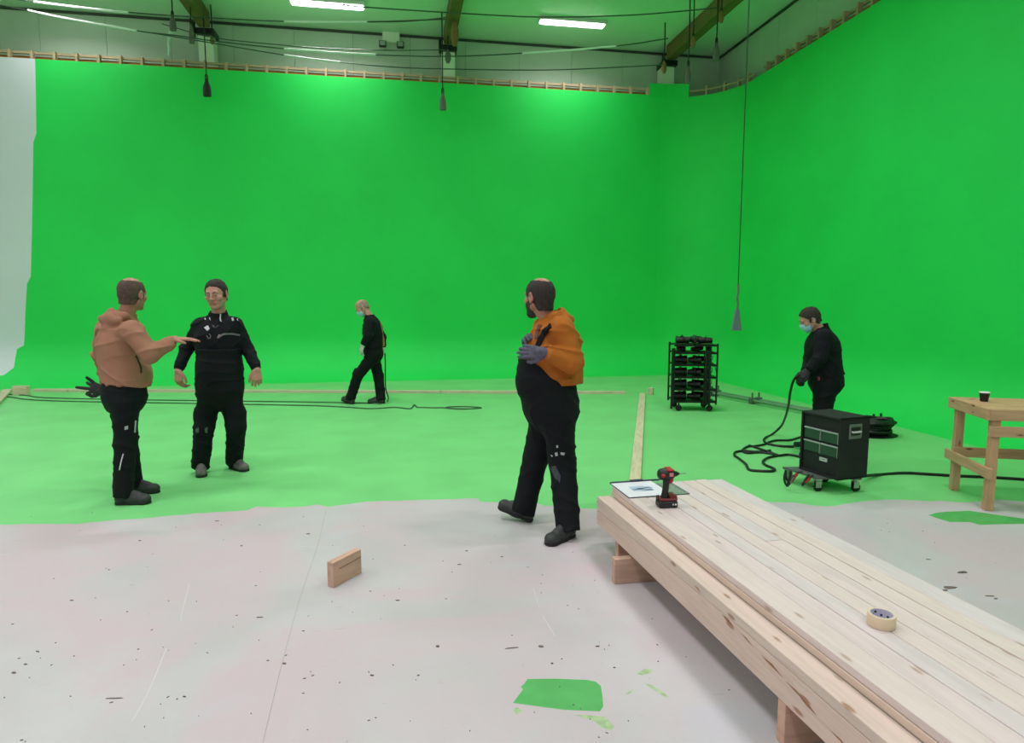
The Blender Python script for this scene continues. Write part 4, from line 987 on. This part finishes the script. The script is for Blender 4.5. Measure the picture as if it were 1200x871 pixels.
    if cfg.get('mask'):
        F = Field(HC-.17, HC+.17, .005); cuts = [(hp(0, 0, -.012), hu), (hp(0, .035, 0), -hf), (hp(0, 0, -.108), -hu)]
        F.ell(hp(0, .040, -.050), HA, np.array((.066, .068, .078))*hs, .0, cuts); F.ell(hp(0, .096, -.03), HA, np.array((.03, .022, .03))*hs, .02, cuts)
        mk = part('face_mask', F, M_mask)
        for sx in (-1, 1):
            mb = MB(); mb.tube(catmull([hp(sx*.060, .040, -.03)-base, hp(sx*.078, .01, .0)-base, hp(sx*.086, -.022, .01)-base, hp(sx*.084, -.02, -.02)-base, hp(sx*.066, .036, -.075)-base], 4), .0022, 5); mb.build('ear_loop', M_refl, mk)
    # ---- trousers / overalls
    lr = cfg.get('leg', (.102, .080, .076)); hem = cfg.get('hem', .05)
    F = Field(lo, hi, cfg.get('ch', .0075))
    wz = J['waist']
    F.ell(J['pelvis'], BA, (tw*1.02, td*1.08, .15), .05); F.cone(J['pelvis'], wz+up*.02, tw*.97, tw*.96, .05, cuts=[(wz+up*.0, up)], sq=(fwd, tw/td*.92))
    for s_ in 'RL':
        hip, kn, an = J['hip'+s_], J['knee'+s_], J['ankle'+s_]; dn = nrm(an-kn); cutp = an+dn*(hem-.012)
        F.cone(hip, kn, lr[0], lr[1], .04); F.cone(kn, cutp+dn*.05, lr[1], lr[2], .03, cuts=[(cutp, dn)])
        kf = nrm(np.cross(np.cross(dn, fwd), dn))
        F.ell(kn+fwd*.028, BA, (.062, .045, .12), .02)
        if cfg.get('pockets'):
            sdv = rt if s_ == 'R' else -rt; pc = hip+(kn-hip)*.62+sdv*.075; F.ell(pc, BA, (.035, .065, .10), .015)
    if cfg.get('bib'):
        bt_ = cfg['bib']; cuts = [(wz+up*bt_, up)]
        F.cone(J['pelvis']-up*.02+fwd*.005, wz+up*(bt_+.02)+fwd*cfg.get('bibf', .02), tw*.93+cfg.get('bibx', 0), tw*.97+cfg.get('bibx', 0), .07, cuts=cuts+[(wz+fwd*cfg.get('bibback', .05), nrm(-fwd*1.0+up*cfg.get('bibslope', .0)))], sq=(fwd, tw/td*.86))
        if cfg.get('belly'): F.ell(J['pelvis']+up*.15+fwd*cfg['belly'], BA, (tw*.93, td*1.13+cfg.get('bibx', 0), .17), .05, [(wz+fwd*cfg.get('bibback', .05), nrm(-fwd*1.0+up*cfg.get('bibslope', .0))), (wz+up*bt_, up)])
    F.folds(.009, cfg['seed'], 1.1)
    X = part('bib_overalls' if cfg.get('bib') else 'work_trousers', F, M_trous)
    out['legs'] = out['bib_overalls' if cfg.get('bib') else 'work_trousers']
    # ---- top
    F = Field(lo, hi, cfg.get('ch', .0075)); hm = J['hem']; ar = cfg.get('arm', (.078, .066, .052)); ch = mid-up*.12
    hn = nrm(-up*1.0); cutb = [(hm, hn)]
    F.ell(ch, BA, (tw*1.04, td*1.12, .20), .03, cutb)
    F.cone(ch, hm, tw*.96, tw*1.03, .04, cuts=cutb, sq=(fwd, tw/td*.88))
    if cfg.get('belly'): F.ell(J['pelvis']+up*.17+fwd*cfg['belly'], BA, (tw*.92, td*1.08, .17), .05, cutb)
    F.cone(J['shR'], J['shL'], .074, .074, .06)
    F.cone(J['neck']-up*.05, J['neck']+up*.015, .105, .078, .03, cuts=[(J['neck']+up*.03, up)])
    for s_ in 'RL':
        sh, el, wr = J['sh'+s_], J['el'+s_], J['wr'+s_]; d = nrm(wr-el)
        F.cone(sh, el, ar[0], ar[1], .035); F.cone(el, wr, ar[1], ar[2], .02, cuts=[(wr-d*.02, d)])
    F.folds(cfg.get('fold', .010), cfg['seed']+2, 1.0)
    for s_ in 'RL':
        el, wr = J['el'+s_], J['wr'+s_]; d = nrm(wr-el); F.cone(wr-d*.075, wr-d*.01, ar[2]*.90, .040, .006, cuts=[(wr-d*.005, d)])
    if cfg.get('rib', True): F.cone(hm+up*.045, hm-up*.02, tw*.95, tw*.93, .012, cuts=[(hm-up*.018, -up), (hm+up*.06, up)], sq=(fwd, tw/td*.90))
    if cfg.get('hood'):
        nb = J['neck']
        for sx in (-1, 1):      # rolled edge of the hood lying round the neck and falling to the chest
            F.cone(nb-fwd*.085+up*.045, nb+rt*sx*.088-fwd*.01+up*.022, .030, .030, .02); F.cone(nb+rt*sx*.088-fwd*.01+up*.022, nb+rt*sx*.028+fwd*.095-up*.045, .030, .018, .02)
            F.cone(nb-fwd*.150-up*.010, nb+rt*sx*.115-fwd*.06-up*.015, .026, .030, .02)
        F.ell(nb-fwd*.085-up*.020, [rt, nrm(fwd+up*.45), nrm(up-fwd*.45)], (.118, .062, .075), .02)
        F.ell(nb-fwd*.105-up*.085, [rt, nrm(fwd+up*.25), nrm(up-fwd*.25)], (.085, .045, .085), .03)
        F.cone(nb-fwd*.02+up*.04, nb-fwd*.005+up*.12, .060, .060, .01, sub=True)
    if cfg.get('collar'):
        F.cone(J['neck']-up*.01, J['neck']+up*.055, .082, .074, .01, cuts=[(J['neck']+up*.058+fwd*-.02, nrm(up+fwd*.35))]); F.cone(J['neck']+up*.02, J['neck']+up*.12, .062, .066, .0, sub=True)
    F.cone(J['neck']+up*.02, hp(0, -.02, -.06), .058, .056, .0, sub=True) if not cfg.get('hood') else None
    nm = cfg['topname']; part(nm, F, cfg['topmat']); out['top'] = out[nm]
    # ---- boots
    for s_ in 'RL':
        H_, T_, an = J['heel'+s_], J['toe'+s_], J['ankle'+s_]; d = nrm(T_-H_); sdv = nrm(np.cross(d, [0, 0, 1])); u2 = np.cross(sdv, d)
        l_ = np.minimum(H_, T_)-.12; h_ = np.maximum(H_, T_)+.12; h_[2] = an[2]+.14
        F = Field(l_, h_, .005); c0 = [(H_+u2*.018, -u2)]
        F.cone(H_+d*.05+u2*.045, H_+d*.16+u2*.045, .041, .043, .02, c0); F.cone(H_+d*.15+u2*.042, T_-d*.052+u2*.040, .044, .042, .02, c0, sq=(u2, 1.12)); F.ell(T_-d*.055+u2*.036, [sdv, d, u2], (.047, .054, .040), .015, c0)
        F.cone(H_+d*.06+u2*.05, an+(J['knee'+s_]-an)*.12, .043, .046, .02, c0)
        F.cone(H_+d*.09+u2*.10, H_+d*.19+u2*.072, .034, .026, .02, c0)
        bo = part('boot', F, cfg.get('bootmat', M_boot))
        F = Field(l_, h_, .005); cs = [(H_+u2*.024, u2), (H_+u2*.0005, -u2)]
        F.cone(H_+d*.05+u2*.01, H_+d*.15+u2*.01, .043, .040, .02, cs); F.cone(H_+d*.14+u2*.01, T_-d*.052+u2*.01, .040, .050, .02, cs)
        part('sole', F, M_sole, bo)
        mb = MB()
        for q in range(4):
            c = H_+d*(.115+.022*q)+u2*(.128-.014*q)-base; mb.tube([c-sdv*.024-u2*.006, c+u2*.002, c+sdv*.024-u2*.006], .0035, 5)
        mb.build('laces', M_black, bo)
    # ---- gloves
    for s_ in 'RL':
        g = cfg['hands'][s_].get('glove')
        if g:
            hc = cfg['hands'][s_]; wr = J['wr'+s_]; F = Field(wr-.24, wr+.24, .005)
            hand_prims(F, wr, local(*hc['d']), local(*hc['n']), s_, hc['curl'], hc['side'], .0035, sc=hc.get('sc', 1.0), spread=hc.get('spread', .12), thumb_out=hc.get('tout', .75))
            el = J['el'+s_]; d = nrm(wr-el); F.cone(wr-d*.035, wr+d*.03, .037, .034, .012, cuts=[(wr-d*.035, -d)])
            part('glove', F, g)
    return out

def caster_for(P, keys):
    Vs = []; Fs = []; o = 0
    for k in keys:
        V, Q = P[k][0], P[k][1]; Vs.append(V); Fs.append(Q+o); o += len(V)
    V = np.concatenate(Vs); Q = np.concatenate(Fs)
    return BVHTree.FromPolygons([tuple(v) for v in V.tolist()], Q.tolist())
def hit(bvh, x, y):
    d = Vector(ray(x, y)).normalized(); r = bvh.ray_cast(Vector(CAM), d); return r[0], r[1]
def patch(P, bvh, poly, name, mat, parent, th=.004, sub=3):
    """a thin piece lying on the clothing: the outline is followed on the cloth's surface and given thickness"""
    cx = sum(p[0] for p in poly)/len(poly); cy = sum(p[1] for p in poly)/len(poly); dense = []
    for i in range(len(poly)):
        a, b_ = poly[i], poly[(i+1) % len(poly)]
        for k in range(sub): dense.append((a[0]+(b_[0]-a[0])*k/sub, a[1]+(b_[1]-a[1])*k/sub))
    rings = []
    for f in (1.0, .66, .33, 0.0):
        r_ = []
        for p in dense if f else [dense[0]]:
            q, nn = hit(bvh, cx+(p[0]-cx)*f, cy+(p[1]-cy)*f)
            if q is None: return None
            if nn.dot(q-Vector(CAM)) > 0: nn = -nn
            r_.append(q+nn*(th if f < 1 else .001))
        rings.append(r_)
    n = len(dense); vv = [v for r_ in rings for v in r_]; ff = []
    for i in range(2):
        for k in range(n): k2 = (k+1) % n; ff.append((i*n+k, i*n+k2, (i+1)*n+k2, (i+1)*n+k))
    c = len(vv)-1
    for k in range(n): ff.append((2*n+k, 2*n+(k+1) % n, c))
    mb = MB(); mb.add(vv, ff); return mb.build(name, mat, parent, True, rel=P['base'])
def ribbon(P, bvh, line, wd, name, mat, parent, th=.006):
    pts_ = []
    for (x, y) in [(q[0], q[1]) for q in catmull([np.array(l, float) for l in line], 6)]:
        q, nn = hit(bvh, x, y)
        if q is None: continue
        if nn.dot(q-Vector(CAM)) > 0: nn = -nn
        pts_.append((q+nn*th*.5, nn))
    if len(pts_) < 3: return None
    vv = []; ff = []
    for i, (p, nn) in enumerate(pts_):
        t = (pts_[min(i+1, len(pts_)-1)][0]-pts_[max(i-1, 0)][0]).normalized(); s_ = t.cross(nn).normalized()*wd/2
        vv += [p-s_-nn*th, p-s_+nn*th*.5, p+s_+nn*th*.5, p+s_-nn*th]
    for i in range(len(pts_)-1):
        for k in range(4): k2 = (k+1) % 4; ff.append((i*4+k, i*4+k2, (i+1)*4+k2, (i+1)*4+k))
    ff += [(0, 1, 2, 3), tuple((len(pts_)-1)*4+k for k in (3, 2, 1, 0))]
    mb = MB(); mb.add(vv, ff); return mb.build(name, mat, parent, False, rel=P['base'])

RELAX = (.30, .35, .40, .45)
# --- man in the tan hoodie, seen from behind, gesturing to the right
p1 = person(dict(label='bald man in tan hoodie and black trousers seen from behind, arm stretched to the right', D=5.12, seed=1.0, skin=M_skin, h=.0055, face=(.78, .62), hface=(.20, .98, -.04), hup=(.06, 0, 1), hs=1.10,
    j=dict(head=(155,345,.02), neck=(146,373,0), shR=(155,388,-.15), shL=(125,388,.15), elR=(176,416,-.20), wrR=(204,398,-.06), elL=(119,417,.22), wrL=(126,446,.36), pelvis=(145.5,462,0), waist=(146,446,0), hem=(147,449,0),
           hipR=(147,474,-.09), hipL=(144,474,.09), kneeR=(147,518,-.08), kneeL=(148,514,.12)),
    feet=dict(R=((134,591,0),(180,590,0)), L=((146,578.5,0),(177,577.5,0))), tw=.195, td=.145, belly=.05, leg=(.100,.082,.072), hem=.05, arm=(.088,.070,.050),
    hands=dict(R=dict(d=(.97,.10,.05), n=(.1,.1,-1), curl=(.12,.15,.18,.22), side=-1, spread=.16), L=dict(d=(.1,.2,-1), n=(.8,.5,0), curl=RELAX, side=1)),
    hair=dict(mat=M_hair2, front=.035, slope=1.0, th=.003, bald=((0,.005,.128),(.064,.098,.056))), hood=True, topname='hoodie', topmat=M_tan, pockets=False, eyes=False, fold=.018))
b1 = caster_for(p1, ['top', 'legs'])
ribbon(p1, b1, [(159,417),(162,423),(165,431),(165,437)], .010, 'pocket_slit', M_black, p1['top'][2])
patch(p1, b1, [(158,493),(160,493),(159,507),(157,507)], 'paint_splash', M_paintsplat, p1['legs'][2]); patch(p1, b1, [(146,500),(150,499),(150,503),(146,504)], 'paint_splash', M_paintsplat, p1['legs'][2], .002)
ribbon(p1, b1, [(144.5,532),(142,541),(140,551)], .008, 'reflective_piping', M_refl, p1['legs'][2], .003)
# glove sticking out of his back pocket
gp = U(116, 458, 5.16); F = Field(gp-.2, gp+.2, .005)
hand_prims(F, U(121,457.5,5.12), local(-1,.05,.25), local(.1,.9,-.3), 'R', (.5,-.2,.3,-.3), 1, .004, spread=.9, thumb_out=1.0); F.cone(U(124,460,5.10), U(120,458,5.12), .034, .032, .01)
V, Q = F.mesh(); tag(link('work_glove', fmesh(V, Q, (0, 0, 0)), M_bglove), 'black work glove sticking out of the back pocket of the man in the tan hoodie', 'glove')

# --- man in dark overalls facing the camera
p2 = person(dict(label='dark-haired man in black bib overalls and jacket standing facing the camera, arms hanging', D=5.92, seed=2.3, skin=M_skin2, h=.0055, face=(.16, -.99), hface=(.02, -.99, -.14), hup=(-.05, 0, 1), hs=1.12, stubble=True,
    j=dict(head=(253.5,345,-.05), neck=(256,371,0), shR=(236,382,-.01), shL=(275,382,.02), elR=(219,409,.02), wrR=(208.5,434,-.10), elL=(290,409,.06), wrL=(301,433,-.04), pelvis=(258,452,0), waist=(258,428,0), hem=(258,448,0),
           hipR=(246,466,0), hipL=(270,466,.02), kneeR=(239,502,-.04), kneeL=(277,500,0)),
    feet=dict(R=((235.5,552,0),(236.5,562,0)), L=((270,548,0),(293,554,0))), fl=.28, tw=.200, td=.15, belly=.03, leg=(.108,.088,.080), hem=.06, arm=(.074,.062,.048),
    hands=dict(R=dict(d=(.06,-.15,-1), n=(.35,.93,.1), curl=(.75,.8,.85,.9), side=1, sc=1.12), L=dict(d=(.02,-.15,-1), n=(-.35,.93,.1), curl=(.75,.8,.85,.9), side=-1, sc=1.12)),
    hair=dict(mat=M_hair, front=.010, slope=.85, th=.006, nape=-.06), collar=True, topname='work_jacket', topmat=M_navy, pockets=True, bib=.16, bibf=.02, bibback=.02, bootmat=M_bootdust, rib=False, fold=.012))
b2 = caster_for(p2, ['top', 'legs'])
T2 = p2['top'][2]
for q in ([(233,361.5),(236,361),(240.5,367),(237.5,368)],[(237,361),(239,361),(241,364.5),(240.5,367)],[(239.5,373),(246,372),(247,375.5),(244,374),(240,375)],[(239,384),(243,381.5),(247.5,384),(243,388)],[(274,363),(277,363.5),(278,367),(275,367)],[(271,372.5),(274,372),(275,376),(272,376)],[(277,373),(278.5,373),(279,376),(277.5,376)],[(277,382),(279,383),(280,386.5),(278.5,386)]):
    patch(p2, b2, q, 'reflective_badge', M_refl, T2, .003)
ribbon(p2, b2, [(258.5,368),(258,374),(259,377)], .010, 'zip_pull', M_refl, T2, .003)
ribbon(p2, b2, [(256,395.5),(262,392),(272,391.5),(281,393)], .016, 'bib_edge', plain('grey_bib_edge', (96, 98, 100), .6), p2['legs'][2], .004)
patch(p2, b2, [(254,396),(256.5,392),(258,392.5),(256,396.5)], 'red_tab', plain('grey_pink_tab', (160, 130, 130), .6), p2['legs'][2], .004)
ribbon(p2, b2, [(242,393),(245,397),(247,394),(245,391)], .006, 'cord_loop', plain('grey_cord', (110, 112, 112), .6), T2, .004)
ribbon(p2, b2, [(249,381),(252,384),(256,381)], .008, 'strap_buckle', plain('dark_buckle', (60, 62, 64), .4), T2, .004)
ribbon(p2, b2, [(274,362),(276,374),(279,388)], .03, 'shoulder_strap', M_trous, p2['legs'][2], .005); ribbon(p2, b2, [(241,366),(245,378),(250,390)], .03, 'shoulder_strap', M_trous, p2['legs'][2], .005)
for q in ([(229,503),(233,501),(233,507),(229.5,508)],[(240,502),(243.5,501),(243,508),(240,507)]): patch(p2, b2, q, 'paint_stain', plain('grey_stain', (84, 92, 92), .8), p2['legs'][2], .002)

# --- man walking at the back
p4 = person(dict(label='bald man in black clothes with pale gloves walking left, head bowed, by the back wall', D=10.05, seed=3.1, skin=M_skin2, h=.0075, ch=.009, face=(-.97, -.05), hface=(-.80, -.20, -.58), hup=(-.5, 0, .8), hs=1.06,
    j=dict(head=(424.5,361,0), neck=(433.5,371,0), shR=(437,378,.17), shL=(434.5,378,-.17), elL=(431.5,393,-.22), wrL=(425.5,405,-.22), elR=(447.5,395,.16), wrR=(448,408,.10), pelvis=(437.5,414,0), waist=(437,406,0), hem=(437,408.5,0),
           hipR=(438,419,.08), hipL=(436.5,419,-.08), kneeL=(419.5,440,-.10), kneeR=(443.5,441,.10)),
    feet=dict(L=((415,474,.0),(397,471.5,.05)), R=((452,472.8,0),(432,473.0,0))), tw=.18, td=.135, leg=(.100,.082,.075), hem=.06, arm=(.088,.072,.055),
    hands=dict(L=dict(d=(-.5,-.1,-.85), n=(.6,.3,-.3), curl=(.7,.8,.8,.9), side=1, glove=M_wglove), R=dict(d=(.15,0,-1), n=(-.9,0,.1), curl=(.9,1,1,1.1), side=-1, glove=M_wglove)),
    hair=dict(mat=M_hairgrey, front=-.03, slope=1.0, th=.002, bald=((0,.02,.12),(.085,.13,.075))), mask=True, topname='work_jacket', topmat=M_navy, eyes=False, fold=.010))
b4 = caster_for(p4, ['top', 'legs'])
ribbon(p4, b4, [(432,366),(437,364.5),(442,368),(445.5,376),(448,388),(449.5,400),(449.5,406)], .03, 'harness_strap', M_strapo, p4['top'][2], .006)
cable('tool_lead', [U(451,414,10.12), U(451.5,425,10.12), U(451.5,440,10.1), U(452,455,10.05), U(455,466,10.05), U(454,471,10.0)], .010, M_cable, 'thin lead hanging from the right hand of the walking man', n=6)

# --- man in the orange hoodie and bib overalls
p3 = person(dict(label='bearded balding man in mustard orange hoodie and black bib overalls looking away, hand gloved', D=4.50, seed=4.2, skin=M_skin, h=.0055, face=(-.97, -.22), hface=(-.66, .75, -.04), hup=(.0, 0, 1), hs=1.12,
    j=dict(head=(632,348.5,0), neck=(644,374,0), shL=(658,386,-.17), shR=(640,386,.18), elL=(672,425,-.22), wrL=(638,414,-.28), elR=(630,424,.22), wrR=(622,412,.02), pelvis=(647,470,0), waist=(646,446,0), hem=(651,450,0),
           hipR=(640,487,.08), hipL=(654,487,-.09), kneeR=(628,536,.10), kneeL=(659,543,-.10)),
    feet=dict(R=((625,612.5,0),(590,608,.07)), L=((673,627,0),(648,637.5,0))), fl=.295, tw=.195, td=.165, belly=.055, leg=(.118,.094,.084), hem=.06, arm=(.095,.076,.055),
    hands=dict(L=dict(d=(-.98,.05,.10), n=(.1,.9,-.1), curl=(.35,.4,.4,.45), side=1, glove=M_glove, spread=.18, tout=1.0), R=dict(d=(-.3,-.2,.9), n=(.3,-.9,0), curl=(.8,.9,.9,1), side=1, glove=M_glove)),
    hair=dict(mat=M_hair, front=.035, slope=1.0, th=.005, nape=-.085, bald=((0,-.025,.126),(.052,.078,.050))), beard=True, hood=True, topname='hoodie', topmat=M_orange, bib=.17, bibf=.03, bibback=.03, bibslope=.85, bibx=.020, rib=False, eyes=True, fold=.019))
b3 = caster_for(p3, ['top', 'legs'])
ribbon(p3, b3, [(646,382),(642.5,385.5),(639,389),(634,398),(630,407)], .040, 'shoulder_strap', M_trous, p3['legs'][2], .012)
ribbon(p3, b3, [(633,381),(630,390),(629,397)], .030, 'strap_buckle', plain('brown_buckle', (96, 50, 40), .5), p3['legs'][2], .008)
for q in ([(650,531),(653,530),(654,534),(651,535)],[(657,530),(662,531),(661,534),(657,533)],[(645,533),(648,534),(647,536)],[(652,522),(654,522),(654,525),(652,525)]): patch(p3, b3, q, 'paint_splash', M_paintsplat, p3['legs'][2], .002)
patch(p3, b3, [(644,547),(651,546),(657,558),(656,566),(650,560)], 'knee_stain', plain('dusty_stain', (58, 64, 70), .85), p3['legs'][2], .002)
ribbon(p3, b3, [(677.5,568),(679,577),(679,587)], .012, 'reflective_piping', M_refl, p3['legs'][2], .004)

# --- masked man holding the cable
p5 = person(dict(label='dark-haired man in black with pale blue face mask holding a cable behind the case', D=MAN5D, seed=5.4, skin=M_skin2, h=.006, face=(-.97, .05), hface=(-.88, .12, -.46), hup=(-.42, 0, .85), hs=1.0,
    j=dict(head=(949,374.5,0), neck=(962,388,0), shL=(965,395,-.17), shR=(960,395,.17), elL=(961,420,-.22), wrL=(946.5,435,-.20), elR=(950,420,.12), wrR=(944,437,-.04), pelvis=(968,446,0), waist=(967.5,436,0), hem=(967.5,440,0),
           hipR=(965,456,.08), hipL=(967,456,-.09), kneeR=(964,492,.08), kneeL=(963,492,-.10)),
    feet=dict(R=((966,536,0),(944,537,0)), L=((968,549,0),(944,551,0))), tw=.185, td=.145, leg=(.106,.090,.080), hem=.05, arm=(.080,.066,.050),
    hands=dict(L=dict(d=(-.75,-.1,-.5), n=(-.3,.5,-.8), curl=(.9,1,1,1.1), side=1, glove=M_bglove), R=dict(d=(-.75,-.1,-.5), n=(-.3,-.3,-.8), curl=(.9,1,1,1.1), side=-1, glove=M_bglove)),
    hair=dict(mat=M_hair, front=.010, slope=.85, th=.009, nape=-.06), mask=True, collar=True, topname='work_jacket', topmat=M_navy, rib=False, fold=.008))
b5 = caster_for(p5, ['top', 'legs'])
patch(p5, b5, [(958,441.5),(961,441.5),(961,446),(958.5,446)], 'pocket_label', plain('faded_red_label', (130, 70, 76), .7), p5['legs'][2], .004)
